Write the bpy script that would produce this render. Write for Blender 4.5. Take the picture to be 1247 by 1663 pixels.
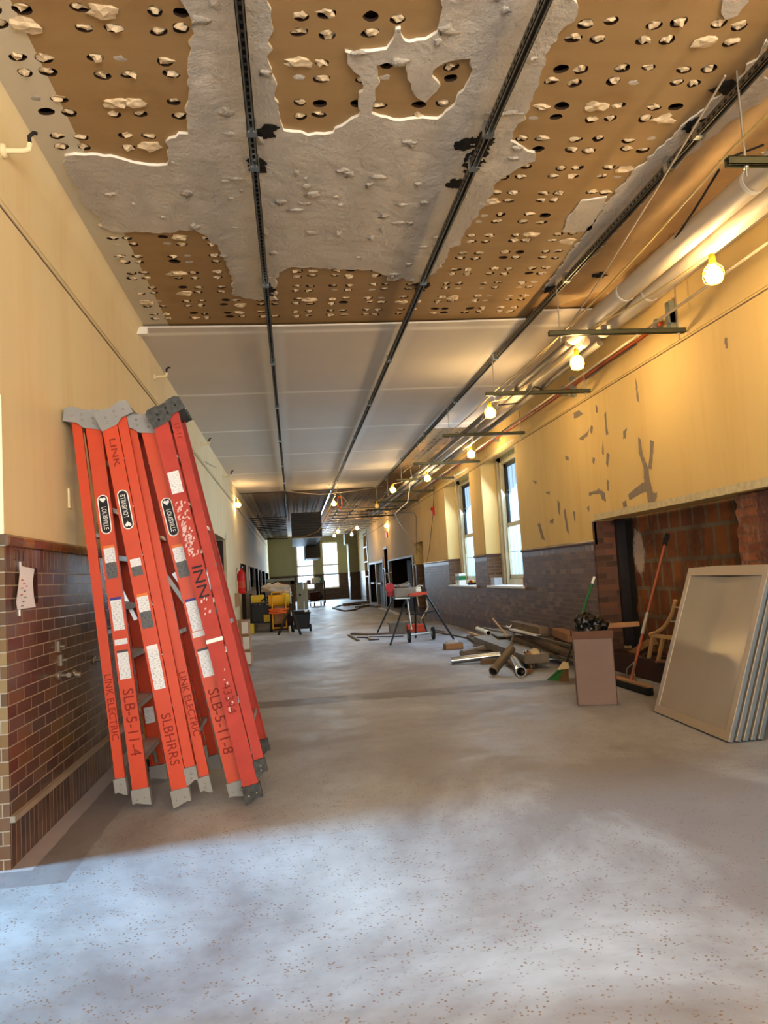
import bpy, bmesh, math, random
from mathutils import Vector, Matrix, noise
random.seed(7)
S = bpy.context.scene
for o in list(bpy.data.objects): bpy.data.objects.remove(o)
COL = S.collection
PI = math.pi
# ------------------------------------------------------------------ camera
FPX, CX, CY, CH = 1280.0, 623.5, 831.5, 1.22
_dy = Vector((476-CX, -(942-CY), -FPX)).normalized()
_u = Vector((-math.sin(.05), math.cos(.05), 0)); _u = (_u - _dy*_u.dot(_dy)).normalized()
_dx = _dy.cross(_u)
CM = Matrix((_dx, _dy, _u))
cd = bpy.data.cameras.new('camera'); cam = bpy.data.objects.new('camera', cd); COL.objects.link(cam)
cd.sensor_fit = 'HORIZONTAL'; cd.sensor_width = 36; cd.lens = 36*FPX/1247.0
cd.clip_start = .05; cd.clip_end = 300
cam.matrix_world = Matrix.Translation((0, 0, CH)) @ CM.to_4x4()
S.camera = cam
def onp(ax, val, px, py):
    d = CM @ Vector((px-CX, -(py-CY), -FPX)); c = Vector((0, 0, CH)); return c + d*((val-c[ax])/d[ax])
def onz(px, py, z=0): return onp(2, z, px, py)
def onx(px, py, x): return onp(0, x, px, py)
def ony(px, py, y): return onp(1, y, px, py)
# ------------------------------------------------------------------ light and exposure
S.view_settings.view_transform = 'Standard'; S.view_settings.look = 'None'
S.view_settings.gamma = 1; S.view_settings.use_curve_mapping = False
S.view_settings.exposure = 0.17
w = bpy.data.worlds.new('sky'); S.world = w; w.use_nodes = True
bg = w.node_tree.nodes['Background']; bg.inputs[0].default_value = (.62, .80, 1, 1); bg.inputs[1].default_value = 2.4
def area(name, loc, aim, sx, sy, power, col=(.80, .90, 1), spread=180):
    l = bpy.data.lights.new(name, 'AREA'); l.shape = 'RECTANGLE'; l.size = sx; l.size_y = sy; l.energy = power; l.color = col
    l.spread = math.radians(spread)
    o = bpy.data.objects.new(name, l); COL.objects.link(o); o.location = loc
    o.rotation_euler = (Vector(aim)-Vector(loc)).to_track_quat('-Z', 'Y').to_euler(); return o
area('daylight_side_window', (-4.6, 3.35, 2.1), (0.6, 3.2, 0.0), .9, 1.2, 170, (.36, .70, 1), 100)
area('rear_fill_light', (0.8, -3.6, 2.2), (0.8, 2.5, 5.2), 4.4, 2.0, 540, (1, .975, .93))  # added fill behind the camera, aimed up at the ceiling; no windows there
area('daylight_window_1', (4.25, 12.9, 2.1), (1.5, 12.4, 0.4), 2.0, 2.2, 190, (.50, .74, 1))
area('daylight_window_2', (4.25, 16.3, 2.1), (1.5, 15.8, 0.4), 2.2, 2.2, 190, (.50, .74, 1))
area('daylight_end_windows', (1.2, 45.9, 2.2), (1.2, 36, 0.6), 2.4, 3.0, 1200, (.62, .82, 1))
BULB_STRENGTH = 245

# ------------------------------------------------------------------ materials
def srgb(r, g, b):
    f = lambda c: (c/255/12.92) if c/255 <= .04045 else ((c/255+.055)/1.055)**2.4
    return (f(r), f(g), f(b), 1)
class N:
    def __init__(s, name):
        s.m = bpy.data.materials.new(name); s.m.use_nodes = True; s.t = s.m.node_tree; s.b = s.t.nodes['Principled BSDF']
        s.b.inputs['Specular IOR Level'].default_value = .3
    def n(s, t, **k):
        o = s.t.nodes.new(t)
        for a, v in k.items():
            if a.startswith('i_'):
                key = a[2:].replace('_', ' '); 
                o.inputs[key].default_value = v
            else: setattr(o, a, v)
        return o
    def l(s, a, b): s.t.links.new(a, b)
    def pos(s):
        return s.n('ShaderNodeNewGeometry').outputs['Position']
    def obj(s): return s.n('ShaderNodeTexCoord').outputs['Object']
    def noise(s, vec, scale, detail=4, rough=.55, dist=0):
        o = s.n('ShaderNodeTexNoise'); o.inputs['Scale'].default_value = scale; o.inputs['Detail'].default_value = detail
        o.inputs['Roughness'].default_value = rough; o.inputs['Distortion'].default_value = dist
        if vec is not None: s.l(vec, o.inputs['Vector'])
        return o.outputs['Fac']
    def ramp(s, f, stops, interp='LINEAR'):
        o = s.n('ShaderNodeValToRGB'); o.color_ramp.interpolation = interp; e = o.color_ramp.elements
        e[0].position = stops[0][0]; e[0].color = stops[0][1]; e[1].position = stops[-1][0]; e[1].color = stops[-1][1]
        for p, c in stops[1:-1]: q = e.new(p); q.color = c
        s.l(f, o.inputs[0]); return o.outputs[0]
    def mix(s, f, a, b, mode='MIX'):
        o = s.n('ShaderNodeMix', data_type='RGBA', blend_type=mode)
        for i, v in ((0, f), (6, a), (7, b)):
            if hasattr(v, 'is_linked') or isinstance(v, bpy.types.NodeSocket): s.l(v, o.inputs[i])
            else: o.inputs[i].default_value = v
        return o.outputs[2]
    def math(s, op, a, b=0, c=None):
        o = s.n('ShaderNodeMath', operation=op)
        for i, v in enumerate((a, b) if c is None else (a, b, c)):
            if isinstance(v, bpy.types.NodeSocket): s.l(v, o.inputs[i])
            else: o.inputs[i].default_value = v
        return o.outputs[0]
    def sep(s, v):
        o = s.n('ShaderNodeSeparateXYZ'); s.l(v, o.inputs[0]); return o.outputs
    def comb(s, x, y, z=0):
        o = s.n('ShaderNodeCombineXYZ')
        for i, v in enumerate((x, y, z)):
            if isinstance(v, bpy.types.NodeSocket): s.l(v, o.inputs[i])
            else: o.inputs[i].default_value = v
        return o.outputs[0]
    def bump(s, h, strength=.3, dist=.01):
        o = s.n('ShaderNodeBump'); o.inputs['Strength'].default_value = strength; o.inputs['Distance'].default_value = dist
        s.l(h, o.inputs['Height']); s.l(o.outputs[0], s.b.inputs['Normal'])
    def col(s, v):
        if isinstance(v, bpy.types.NodeSocket): s.l(v, s.b.inputs['Base Color'])
        else: s.b.inputs['Base Color'].default_value = v
    def set(s, rough=.6, metal=0, spec=None):
        if isinstance(rough, bpy.types.NodeSocket): s.l(rough, s.b.inputs['Roughness'])
        else: s.b.inputs['Roughness'].default_value = rough
        s.b.inputs['Metallic'].default_value = metal
        if spec is not None: s.b.inputs['Specular IOR Level'].default_value = spec
        return s.m
G = lambda v: (v, v, v, 1)
def plain(name, c, rough=.6, metal=0, var=.12, scale=6, spec=.3):
    k = N(name); f = k.noise(k.obj(), scale, 5)
    a = tuple(x*(1-var) for x in c[:3])+(1,); b = tuple(min(1, x*(1+var)) for x in c[:3])+(1,)
    k.col(k.ramp(f, [(.3, a), (.7, b)])); return k.set(rough, metal, spec)
def m_plaster_paint(name, c, dirt):
    k = N(name); p = k.pos()
    f = k.noise(p, .9, 6, .6); f2 = k.noise(p, 14, 4)
    base = k.mix(f, c, tuple(x*.86 for x in c[:3])+(1,))
    z = k.sep(p)[2]
    streak = k.noise(k.comb(k.math('MULTIPLY', k.sep(p)[1], 3), k.sep(p)[0], k.math('MULTIPLY', z, .35)), 1.3, 5, .6)
    base = k.mix(k.ramp(streak, [(.5, G(0)), (.78, G(.55))]), base, dirt)
    spots = k.ramp(k.noise(k.comb(k.math('MULTIPLY', k.sep(p)[1], 1.6), k.sep(p)[0], z), 2.3, 9, .72), [(.67, G(0)), (.70, G(.6))])
    base = k.mix(k.math('MULTIPLY', spots, .5), base, srgb(150, 140, 122))
    k.col(base); k.bump(f2, .12, .004); return k.set(.8, 0, .12)
def m_brick(name, axis, palette, mortar, bw, bh, offset=.5, z0=0.0, mort=.0055, rough=.22, dull=0.0):
    k = N(name); s = k.sep(k.pos()); h = s[1] if axis == 'x' else s[0]
    v = k.math('SUBTRACT', s[2], z0)
    br = k.n('ShaderNodeTexBrick'); k.l(k.comb(h, v), br.inputs['Vector'])
    br.offset = offset; br.inputs['Color1'].default_value = G(0); br.inputs['Color2'].default_value = G(1); br.inputs['Mortar'].default_value = G(.5)
    br.inputs['Scale'].default_value = 1; br.inputs['Mortar Size'].default_value = mort/2; br.inputs['Mortar Smooth'].default_value = .1
    br.inputs['Brick Width'].default_value = bw; br.inputs['Row Height'].default_value = bh
    n = len(palette); c = k.ramp(br.outputs['Color'], [(i/(n), q) for i, q in enumerate(palette)], 'CONSTANT')
    big = k.noise(k.pos(), 1.1, 5, .6)
    c = k.mix(k.ramp(big, [(.35, G(0)), (.7, G(.55))]), c, srgb(88, 70, 56))
    fine = k.noise(k.pos(), 26, 4); c = k.mix(k.math('MULTIPLY', fine, .25), c, srgb(60, 42, 34))
    if dull: c = k.mix(dull, c, srgb(104, 84, 64))
    c = k.mix(br.outputs['Fac'], c, mortar); k.col(c)
    inv = k.math('SUBTRACT', 1, br.outputs['Fac'])
    k.bump(k.math('ADD', inv, k.math('MULTIPLY', big, .6)), .5, .004)
    r = k.mix(br.outputs['Fac'], G(rough), G(.8)); return k.set(r, 0, .5 if rough < .25 else .15)
PAL_L = [srgb(84, 58, 46), srgb(104, 70, 48), srgb(72, 46, 42), srgb(112, 78, 52), srgb(88, 62, 52), srgb(80, 44, 38), srgb(94, 72, 62), srgb(70, 52, 50)]
PAL_R = [srgb(104, 76, 56), srgb(118, 88, 66), srgb(92, 64, 48), srgb(140, 110, 86), srgb(108, 78, 54), srgb(84, 58, 46), srgb(114, 80, 60)]
MORT = srgb(158, 138, 116)
M = {}
M['paint_l'] = m_plaster_paint('paint_left', srgb(240, 222, 178), srgb(222, 194, 144))
M['paint_r'] = m_plaster_paint('paint_right', srgb(236, 206, 140), srgb(214, 178, 110))
M['paint_e'] = m_plaster_paint('paint_end', srgb(150, 146, 118), srgb(128, 124, 100))
M['bl'] = m_brick('glazed_brick_left', 'x', PAL_L, MORT, .208, .0614, z0=.23)
M['bl_s'] = m_brick('glazed_soldier_left', 'x', PAL_L, MORT, .063, .30, 0, z0=-.05)
M['bl_t'] = m_brick('glazed_soldier_top_left', 'x', PAL_L, MORT, .063, .30, 0, z0=1.20)
M['br'] = m_brick('glazed_brick_right', 'x', PAL_R, srgb(140, 120, 98), .208, .0614, z0=.23, rough=.5, dull=.15)
M['br_s'] = m_brick('glazed_soldier_right', 'x', PAL_R, srgb(140, 120, 98), .063, .30, 0, z0=-.05, rough=.5, dull=.3)
M['br_t'] = m_brick('glazed_soldier_top_right', 'x', PAL_R+[srgb(170, 146, 130)], srgb(140, 120, 98), .063, .30, 0, z0=1.20, rough=.4, dull=.2)
M['by'] = m_brick('glazed_brick_jamb', 'y', [srgb(134, 98, 58), srgb(118, 82, 50), srgb(156, 124, 80), srgb(104, 72, 48)], MORT, .208, .0614, z0=.23)
M['byr'] = m_brick('glazed_brick_reveal', 'y', PAL_R, srgb(140, 120, 98), .208, .0614, z0=.23, rough=.5, dull=.3)
M['be'] = m_brick('glazed_brick_end', 'y', [srgb(78, 62, 52), srgb(88, 70, 58), srgb(70, 54, 46)], srgb(84, 70, 60), .208, .0614, z0=.23, rough=.5, dull=0)
M['cap_l'] = m_brick('glazed_cap_left', 'x', [srgb(150, 92, 40), srgb(130, 74, 36), srgb(168, 110, 48), srgb(120, 66, 36)], srgb(120, 80, 50), .155, .5, 0, z0=1.2, rough=.2)
M['cap_r'] = m_brick('glazed_cap_right', 'x', [srgb(98, 66, 52), srgb(86, 58, 46)], srgb(80, 56, 44), .155, .5, 0, z0=1.2, rough=.3)
M['ledge'] = plain('mortar_ledge', srgb(150, 134, 116), .7)
M['roughbrick'] = m_brick('rough_brick_jamb', 'y', [srgb(120, 72, 58), srgb(96, 62, 52), srgb(134, 84, 64), srgb(70, 48, 42), srgb(112, 76, 66)], srgb(96, 78, 68), .2, .068, rough=.9, dull=.15)
def m_roughpier():
    k = N('rough_brick_pier'); s = k.sep(k.pos())
    br = k.n('ShaderNodeTexBrick'); k.l(k.comb(s[1], s[2]), br.inputs['Vector']); br.inputs['Color1'].default_value = srgb(150, 92, 62); br.inputs['Color2'].default_value = srgb(108, 62, 46)
    br.inputs['Mortar'].default_value = srgb(112, 84, 66); br.inputs['Scale'].default_value = 1; br.inputs['Mortar Size'].default_value = .006; br.inputs['Brick Width'].default_value = .21; br.inputs['Row Height'].default_value = .072
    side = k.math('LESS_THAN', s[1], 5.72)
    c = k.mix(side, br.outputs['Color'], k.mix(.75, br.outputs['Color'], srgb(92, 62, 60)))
    c = k.mix(k.ramp(k.noise(k.pos(), 9, 7, .7), [(.52, G(0)), (.68, G(.8))]), c, srgb(150, 128, 112))
    k.col(c); k.bump(k.noise(k.pos(), 22, 6), .8, .02); return k.set(.9)
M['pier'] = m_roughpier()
def m_claytile():
    k = N('hollow_clay_tile'); s = k.sep(k.pos()); w_ = k.noise(k.pos(), 3, 3)
    br = k.n('ShaderNodeTexBrick'); k.l(k.comb(k.math('ADD', s[1], k.math('MULTIPLY', w_, .05)), s[2]), br.inputs['Vector'])
    br.inputs['Color1'].default_value = srgb(146, 86, 42); br.inputs['Color2'].default_value = srgb(106, 58, 34); br.inputs['Mortar'].default_value = srgb(122, 106, 84)
    br.offset = .5; br.inputs['Scale'].default_value = 1; br.inputs['Mortar Size'].default_value = .022; br.inputs['Brick Width'].default_value = .24; br.inputs['Row Height'].default_value = .30
    c = k.mix(k.ramp(k.noise(k.pos(), 2.2, 7, .65), [(.36, G(.8)), (.58, G(0))]), br.outputs['Color'], srgb(64, 38, 24))
    c = k.mix(k.ramp(k.noise(k.comb(s[0], k.math('MULTIPLY', s[1], 2), s[2]), 6, 8, .7, 1), [(.62, G(0)), (.70, G(.75))]), c, srgb(140, 122, 100))
    # tar and white wash beside the jamb
    tar = k.math('MULTIPLY', k.math('GREATER_THAN', k.math('ADD', s[1], k.math('MULTIPLY', k.noise(k.pos(), 5, 4), .22)), 8.66), 1)
    c = k.mix(tar, c, srgb(26, 20, 18))
    dy_ = k.math('SUBTRACT', s[1], 8.42); dz_ = k.math('SUBTRACT', s[2], 1.30)
    d = k.math('ADD', k.math('MULTIPLY', k.math('MULTIPLY', dy_, dy_), 12), k.math('MULTIPLY', k.math('MULTIPLY', dz_, dz_), 4))
    wsh = k.ramp(k.math('ADD', d, k.math('MULTIPLY', k.noise(k.comb(s[0], k.math('MULTIPLY', s[1], 3), s[2]), 12, 7, .8), .9)), [(.62, G(.9)), (.72, G(0))])
    c = k.mix(wsh, c, srgb(196, 180, 166))
    k.col(c); k.bump(k.math('ADD', br.outputs['Fac'], k.noise(k.pos(), 30, 4)), .5, .01)
    return k.set(.75, 0, .4)
M['clay'] = m_claytile()
M['tar'] = plain('black_tar', srgb(34, 30, 32), .3, 0, .3, 8, .6)
M['wash'] = plain('whitewash', srgb(170, 172, 184), .6, 0, .3, 20)
def m_floor():
    k = N('terrazzo_concrete'); p = k.pos(); s = k.sep(p)
    a = k.noise(k.comb(k.math('MULTIPLY', s[0], 1), k.math('MULTIPLY', s[1], .7)), .55, 6, .62, .4)
    b = k.noise(p, 2.6, 8, .68, .3)
    c = k.mix(b, srgb(114, 112, 116), srgb(142, 140, 145))
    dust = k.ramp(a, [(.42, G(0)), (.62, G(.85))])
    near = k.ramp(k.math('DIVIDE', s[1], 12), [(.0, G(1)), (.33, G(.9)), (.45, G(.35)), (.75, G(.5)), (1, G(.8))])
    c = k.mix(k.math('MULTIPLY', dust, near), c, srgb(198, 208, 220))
    vo = k.n('ShaderNodeTexVoronoi'); k.l(p, vo.inputs['Vector']); vo.inputs['Scale'].default_value = 58
    chip = k.ramp(vo.outputs['Distance'], [(.20, G(1)), (.30, G(0))])
    pres = k.ramp(k.noise(p, 12, 3), [(.44, G(0)), (.56, G(.9))])
    c = k.mix(k.math('MULTIPLY', chip, pres), c, srgb(122, 96, 76))
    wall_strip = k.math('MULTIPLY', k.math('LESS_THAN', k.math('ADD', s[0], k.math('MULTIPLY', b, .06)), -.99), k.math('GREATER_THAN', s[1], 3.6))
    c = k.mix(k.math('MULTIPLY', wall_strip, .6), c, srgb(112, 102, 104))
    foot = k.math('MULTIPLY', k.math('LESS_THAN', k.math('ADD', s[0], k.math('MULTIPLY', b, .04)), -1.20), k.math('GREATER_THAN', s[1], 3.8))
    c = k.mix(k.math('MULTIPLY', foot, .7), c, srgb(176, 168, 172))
    # worn dark strip across the hall and fine scratches
    ydist = k.math('ABSOLUTE', k.math('SUBTRACT', k.math('ADD', s[1], k.math('MULTIPLY', b, .35)), 8.25))
    strip = k.ramp(ydist, [(.17, G(.85)), (.26, G(0))])
    c = k.mix(strip, c, srgb(92, 82, 76))
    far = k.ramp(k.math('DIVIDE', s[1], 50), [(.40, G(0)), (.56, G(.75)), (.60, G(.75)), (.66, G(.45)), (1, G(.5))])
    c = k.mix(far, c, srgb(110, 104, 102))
    cr = k.ramp(k.noise(k.comb(k.math('MULTIPLY', s[0], .8), k.math('MULTIPLY', s[1], 3.5)), 5, 8, .7, 1.2), [(.3, G(.25)), (.45, G(0))])
    c = k.mix(cr, c, srgb(128, 112, 100))
    k.col(c); k.bump(k.noise(p, 60, 5), .12, .003)
    return k.set(k.ramp(b, [(.3, G(.40)), (.7, G(.65))]), 0, .3)
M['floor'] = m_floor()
def m_brown():
    k = N('brown_ceiling_coat'); p = k.pos(); s = k.sep(p)
    a = k.noise(k.comb(s[0], k.math('MULTIPLY', s[1], 5)), 1.2, 6, .6); b = k.noise(p, 3, 6, .6)
    c = k.mix(a, srgb(148, 116, 74), srgb(170, 140, 96)); c = k.mix(k.ramp(b, [(.55, G(0)), (.8, G(.6))]), c, srgb(128, 92, 50))
    edge = k.math('LESS_THAN', s[0], -1.03); c = k.mix(edge, c, srgb(206, 196, 172))
    k.col(c); k.bump(k.noise(p, 40, 4), .1, .003); return k.set(.7)
M['brown'] = m_brown()
def m_grey():
    k = N('grey_plaster'); p = k.pos(); a = k.noise(p, 1.8, 7, .65); v = k.noise(k.comb(k.sep(p)[0], k.math('MULTIPLY', k.sep(p)[1], .6)), 5, 9, .7, .5)
    c = k.mix(a, srgb(196, 186, 172), srgb(222, 212, 198)); c = k.mix(k.ramp(v, [(.28, G(.6)), (.36, G(0))]), c, srgb(128, 112, 96)); c = k.mix(k.ramp(v, [(.64, G(0)), (.70, G(.6))]), c, srgb(216, 206, 192))
    k.col(c); k.bump(k.math('ADD', v, k.math('MULTIPLY', a, 1.5)), 1, .09); return k.set(.85)
M['grey'] = m_grey()
M['greyedge'] = plain('torn_plaster_edge', srgb(236, 230, 216), .9)
M['tan'] = plain('tan_skim', srgb(186, 158, 118), .75, 0, .18, 2)
M['cavity'] = plain('dark_cavity', srgb(52, 36, 24), .95)
M['dab'] = plain('adhesive_dab', srgb(206, 184, 150), .95, 0, .22, 30)
def m_drywall():
    k = N('taped_drywall'); p = k.pos(); s = k.sep(p); f = k.noise(p, 1.4, 5)
    c = k.mix(f, srgb(206, 198, 188), srgb(218, 210, 200))
    t = k.math('ABSOLUTE', k.math('SUBTRACT', k.math('FRACT', k.math('DIVIDE', k.math('SUBTRACT', s[1], 8.75), 2.5)), .5))
    c = k.mix(k.ramp(t, [(.008, G(.9)), (.028, G(0))]), c, srgb(246, 242, 234))
    for x in (-.1, 1.17, 2.4):
        d = k.math('ABSOLUTE', k.math('SUBTRACT', s[0], x)); c = k.mix(k.ramp(d, [(.09, G(.6)), (.17, G(0))]), c, srgb(240, 236, 228))
    k.col(c); return k.set(.75)
M['dry'] = m_drywall()
M['strut'] = plain('galvanised_strut', srgb(120, 116, 106), .42, .75, .25, 9)
M['strut_d'] = plain('olive_strut', srgb(84, 82, 58), .5, .4, .2, 6)
M['slot'] = plain('slot_shadow', srgb(28, 24, 20), .9)
M['soot'] = plain('rough_hole', srgb(22, 17, 13), .95, 0, .5, 30)
M['orange'] = plain('orange_fibreglass', srgb(196, 62, 20), .45, 0, .07, 5, .4)
M['orange_old'] = plain('faded_red_fibreglass', srgb(172, 56, 44), .6, 0, .12, 9, .3)
M['yellowfg'] = plain('yellow_fibreglass', srgb(188, 160, 30), .5)
M['boot'] = plain('grey_boot_plastic', srgb(140, 140, 138), .55, 0, .06)
M['boot_d'] = plain('worn_black_boot', srgb(62, 64, 64), .6, 0, .5, 40)
M['alu'] = plain('aluminium', srgb(190, 186, 174), .38, .85, .1)
M['alu_b'] = plain('zinc_spreader', srgb(176, 186, 192), .35, .8, .1)
M['rubber'] = plain('rubber', srgb(32, 32, 32), .8)
M['black'] = plain('black_plastic', srgb(26, 27, 30), .45)
M['blacksteel'] = plain('black_steel', srgb(34, 33, 34), .4, .3)
M['white'] = plain('white_print', srgb(236, 236, 232), .6, 0, .02)
M['ink'] = plain('black_ink', srgb(20, 18, 24), .6)
M['marker'] = plain('dark_marker', srgb(132, 36, 22), .7)
M['scuff'] = plain('scraped_label_residue', srgb(222, 188, 184), .8, 0, .15, 60)
def m_label(name, top, c2, split):
    k = N(name); s = k.sep(k.obj()); z = s[2]
    wv = k.n('ShaderNodeTexNoise'); wv.inputs['Scale'].default_value = 1; wv.inputs['Detail'].default_value = 2
    k.l(k.comb(k.math('MULTIPLY', s[0], 5), 0, k.math('MULTIPLY', z, 46)), wv.inputs['Vector'])
    c = k.mix(k.ramp(wv.outputs['Fac'], [(.52, G(0)), (.6, G(.55))]), srgb(226, 228, 230), srgb(90, 96, 110))
    if c2: 
        g2 = k.mix(k.ramp(wv.outputs['Fac'], [(.5, G(0)), (.6, G(.8))]), srgb(96, 98, 100), srgb(50, 50, 54))
        c = k.mix(k.math('LESS_THAN', z, split), c, g2)
    c = k.mix(k.math('GREATER_THAN', z, .42), c, top)
    k.col(c); return k.set(.5)
# label meshes are built in a unit space: z from -.5 to .5
M['lab_o'] = m_label('notice_sticker_orange_head', srgb(222, 120, 50), True, -.02)
M['lab_b'] = m_label('notice_sticker_blue_head', srgb(58, 48, 130), False, 0)
M['lab_k'] = m_label('notice_sticker_dark_head', srgb(60, 60, 66), False, 0)
M['lab_w'] = m_label('notice_sticker_white', srgb(228, 228, 230), False, 0)
M['lab_bw'] = m_label('notice_sticker_striped', srgb(228, 228, 230), True, .05)
M['card'] = plain('grey_brown_cardboard', srgb(122, 102, 94), .85, 0, .07, 3)
M['card_f'] = plain('brown_cardboard_flap', srgb(98, 68, 54), .85)
M['card2'] = plain('tan_cardboard', srgb(166, 128, 92), .85)
M['bag'] = plain('black_bin_bag', srgb(12, 12, 13), .34, 0, .2, 6, .4)
M['wood'] = plain('raw_pine', srgb(196, 158, 108), .7, 0, .15, 7)
M['wood_d'] = plain('dusty_timber', srgb(116, 98, 80), .85, 0, .2, 7)
M['wood_o'] = plain('orange_wood_block', srgb(148, 106, 68), .8, 0, .2, 7)
M['wood_r'] = plain('red_brown_handle', srgb(158, 84, 56), .5, 0, .1)
M['dust_metal'] = plain('dusty_sheet_metal', srgb(132, 124, 112), .6, .35, .2, 7)
M['pipe_metal'] = plain('dull_steel_pipe', srgb(122, 112, 98), .45, .6, .2, 7)
M['shine'] = plain('shiny_conduit', srgb(178, 186, 190), .22, .95, .05)
M['pipe_in'] = plain('pipe_bore', srgb(30, 26, 26), .9)
M['insul'] = plain('white_pipe_jacket', srgb(206, 192, 168), .55, 0, .04, 2)
M['orangepipe'] = plain('red_orange_conduit', srgb(176, 82, 32), .45, .2)
M['green'] = plain('green_plastic', srgb(30, 104, 48), .5)
M['bristle_g'] = plain('green_bristles', srgb(48, 110, 62), .9)
M['bristle_b'] = plain('brown_bristles', srgb(92, 74, 52), .9)
M['bristle_k'] = plain('black_bristles', srgb(24, 23, 23), .9)
M['cream'] = plain('cream_plastic', srgb(206, 190, 152), .5)
M['paper'] = plain('paper', srgb(226, 222, 228), .8, 0, .03)
M['enamel'] = plain('beige_enamel', srgb(168, 156, 142), .2, .15, .02, 2, .6)
M['frame_e'] = plain('beige_enamel_frame', srgb(176, 160, 138), .35, .1, .02, 2, .5)
M['galv'] = plain('galvanised_edge', srgb(166, 182, 192), .3, .9, .08)
M['winframe'] = plain('window_paint', srgb(196, 184, 150), .5)
M['windark'] = plain('dark_sash_gap', srgb(36, 34, 36), .6)
def m_glass(name, c, tr):
    k = N(name); t = k.n('ShaderNodeBsdfTransparent'); t.inputs[0].default_value = c
    d = k.n('ShaderNodeBsdfTranslucent'); d.inputs[0].default_value = c; g = k.n('ShaderNodeBsdfGlossy'); g.inputs['Roughness'].default_value = .08
    m1 = k.n('ShaderNodeMixShader'); m1.inputs[0].default_value = tr; k.l(t.outputs[0], m1.inputs[1]); k.l(d.outputs[0], m1.inputs[2])
    m2 = k.n('ShaderNodeMixShader'); m2.inputs[0].default_value = .06; k.l(m1.outputs[0], m2.inputs[1]); k.l(g.outputs[0], m2.inputs[2])
    k.l(m2.outputs[0], k.t.nodes['Material Output'].inputs[0]); return k.m
M['glass_film'] = m_glass('film_covered_glass', (.36, .42, .46, 1), .25)
M['glass'] = m_glass('clear_glass', (.92, .95, .97, 1), 0)
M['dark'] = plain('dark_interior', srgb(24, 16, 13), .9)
M['darkred'] = plain('dark_red_interior', srgb(52, 22, 16), .8)
M['doorwood'] = plain('dark_brown_door', srgb(52, 34, 28), .5)
M['red'] = plain('red_paint', srgb(196, 30, 26), .35)
M['redo'] = plain('red_orange_paint', srgb(206, 74, 44), .5)
M['redm'] = plain('red_machine', srgb(186, 46, 50), .5)
M['yellow'] = plain('yellow_plastic', srgb(214, 178, 40), .5)
M['yelorange'] = plain('yellow_machine_paint', srgb(222, 158, 26), .45)
M['hose'] = plain('orange_hose', srgb(236, 106, 44), .5)
M['sack'] = plain('pale_canvas', srgb(190, 178, 162), .9, 0, .15, 4)
M['bluegrey'] = plain('pale_blue_enamel', srgb(176, 200, 208), .4)
M['teal'] = plain('teal_glass', srgb(54, 92, 108), .2)
M['ltcable'] = plain('yellow_cable', srgb(206, 178, 110), .6)
M['pcable'] = plain('pale_cable', srgb(180, 164, 140), .6)
M['kcable'] = plain('black_cable', srgb(26, 22, 20), .6)
M['peel'] = plain('bare_plaster_patch', srgb(146, 132, 116), .9, 0, .12, 20)
M['chalk'] = plain('pale_plaster_edge', srgb(214, 200, 160), .9, 0, .15, 20)
M['duct'] = plain('black_duct', srgb(28, 30, 34), .5, .2)
M['brass'] = plain('tarnished_brass', srgb(120, 104, 78), .35, .8)
k = N('lit_bulb'); k.b.inputs['Emission Color'].default_value = (1, .67, .30, 1); k.b.inputs['Emission Strength'].default_value = BULB_STRENGTH; k.col(G(1)); M['bulb'] = k.m
k = N('dim_bulb'); k.b.inputs['Emission Color'].default_value = (1, .6, .2, 1); k.b.inputs['Emission Strength'].default_value = .5; k.col(srgb(190, 170, 90)); M['bulb_dim'] = k.m
k = N('clear_plastic'); k.b.inputs['Alpha'].default_value = .45; k.col(srgb(220, 226, 232)); M['clearp'] = k.set(.15)

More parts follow.
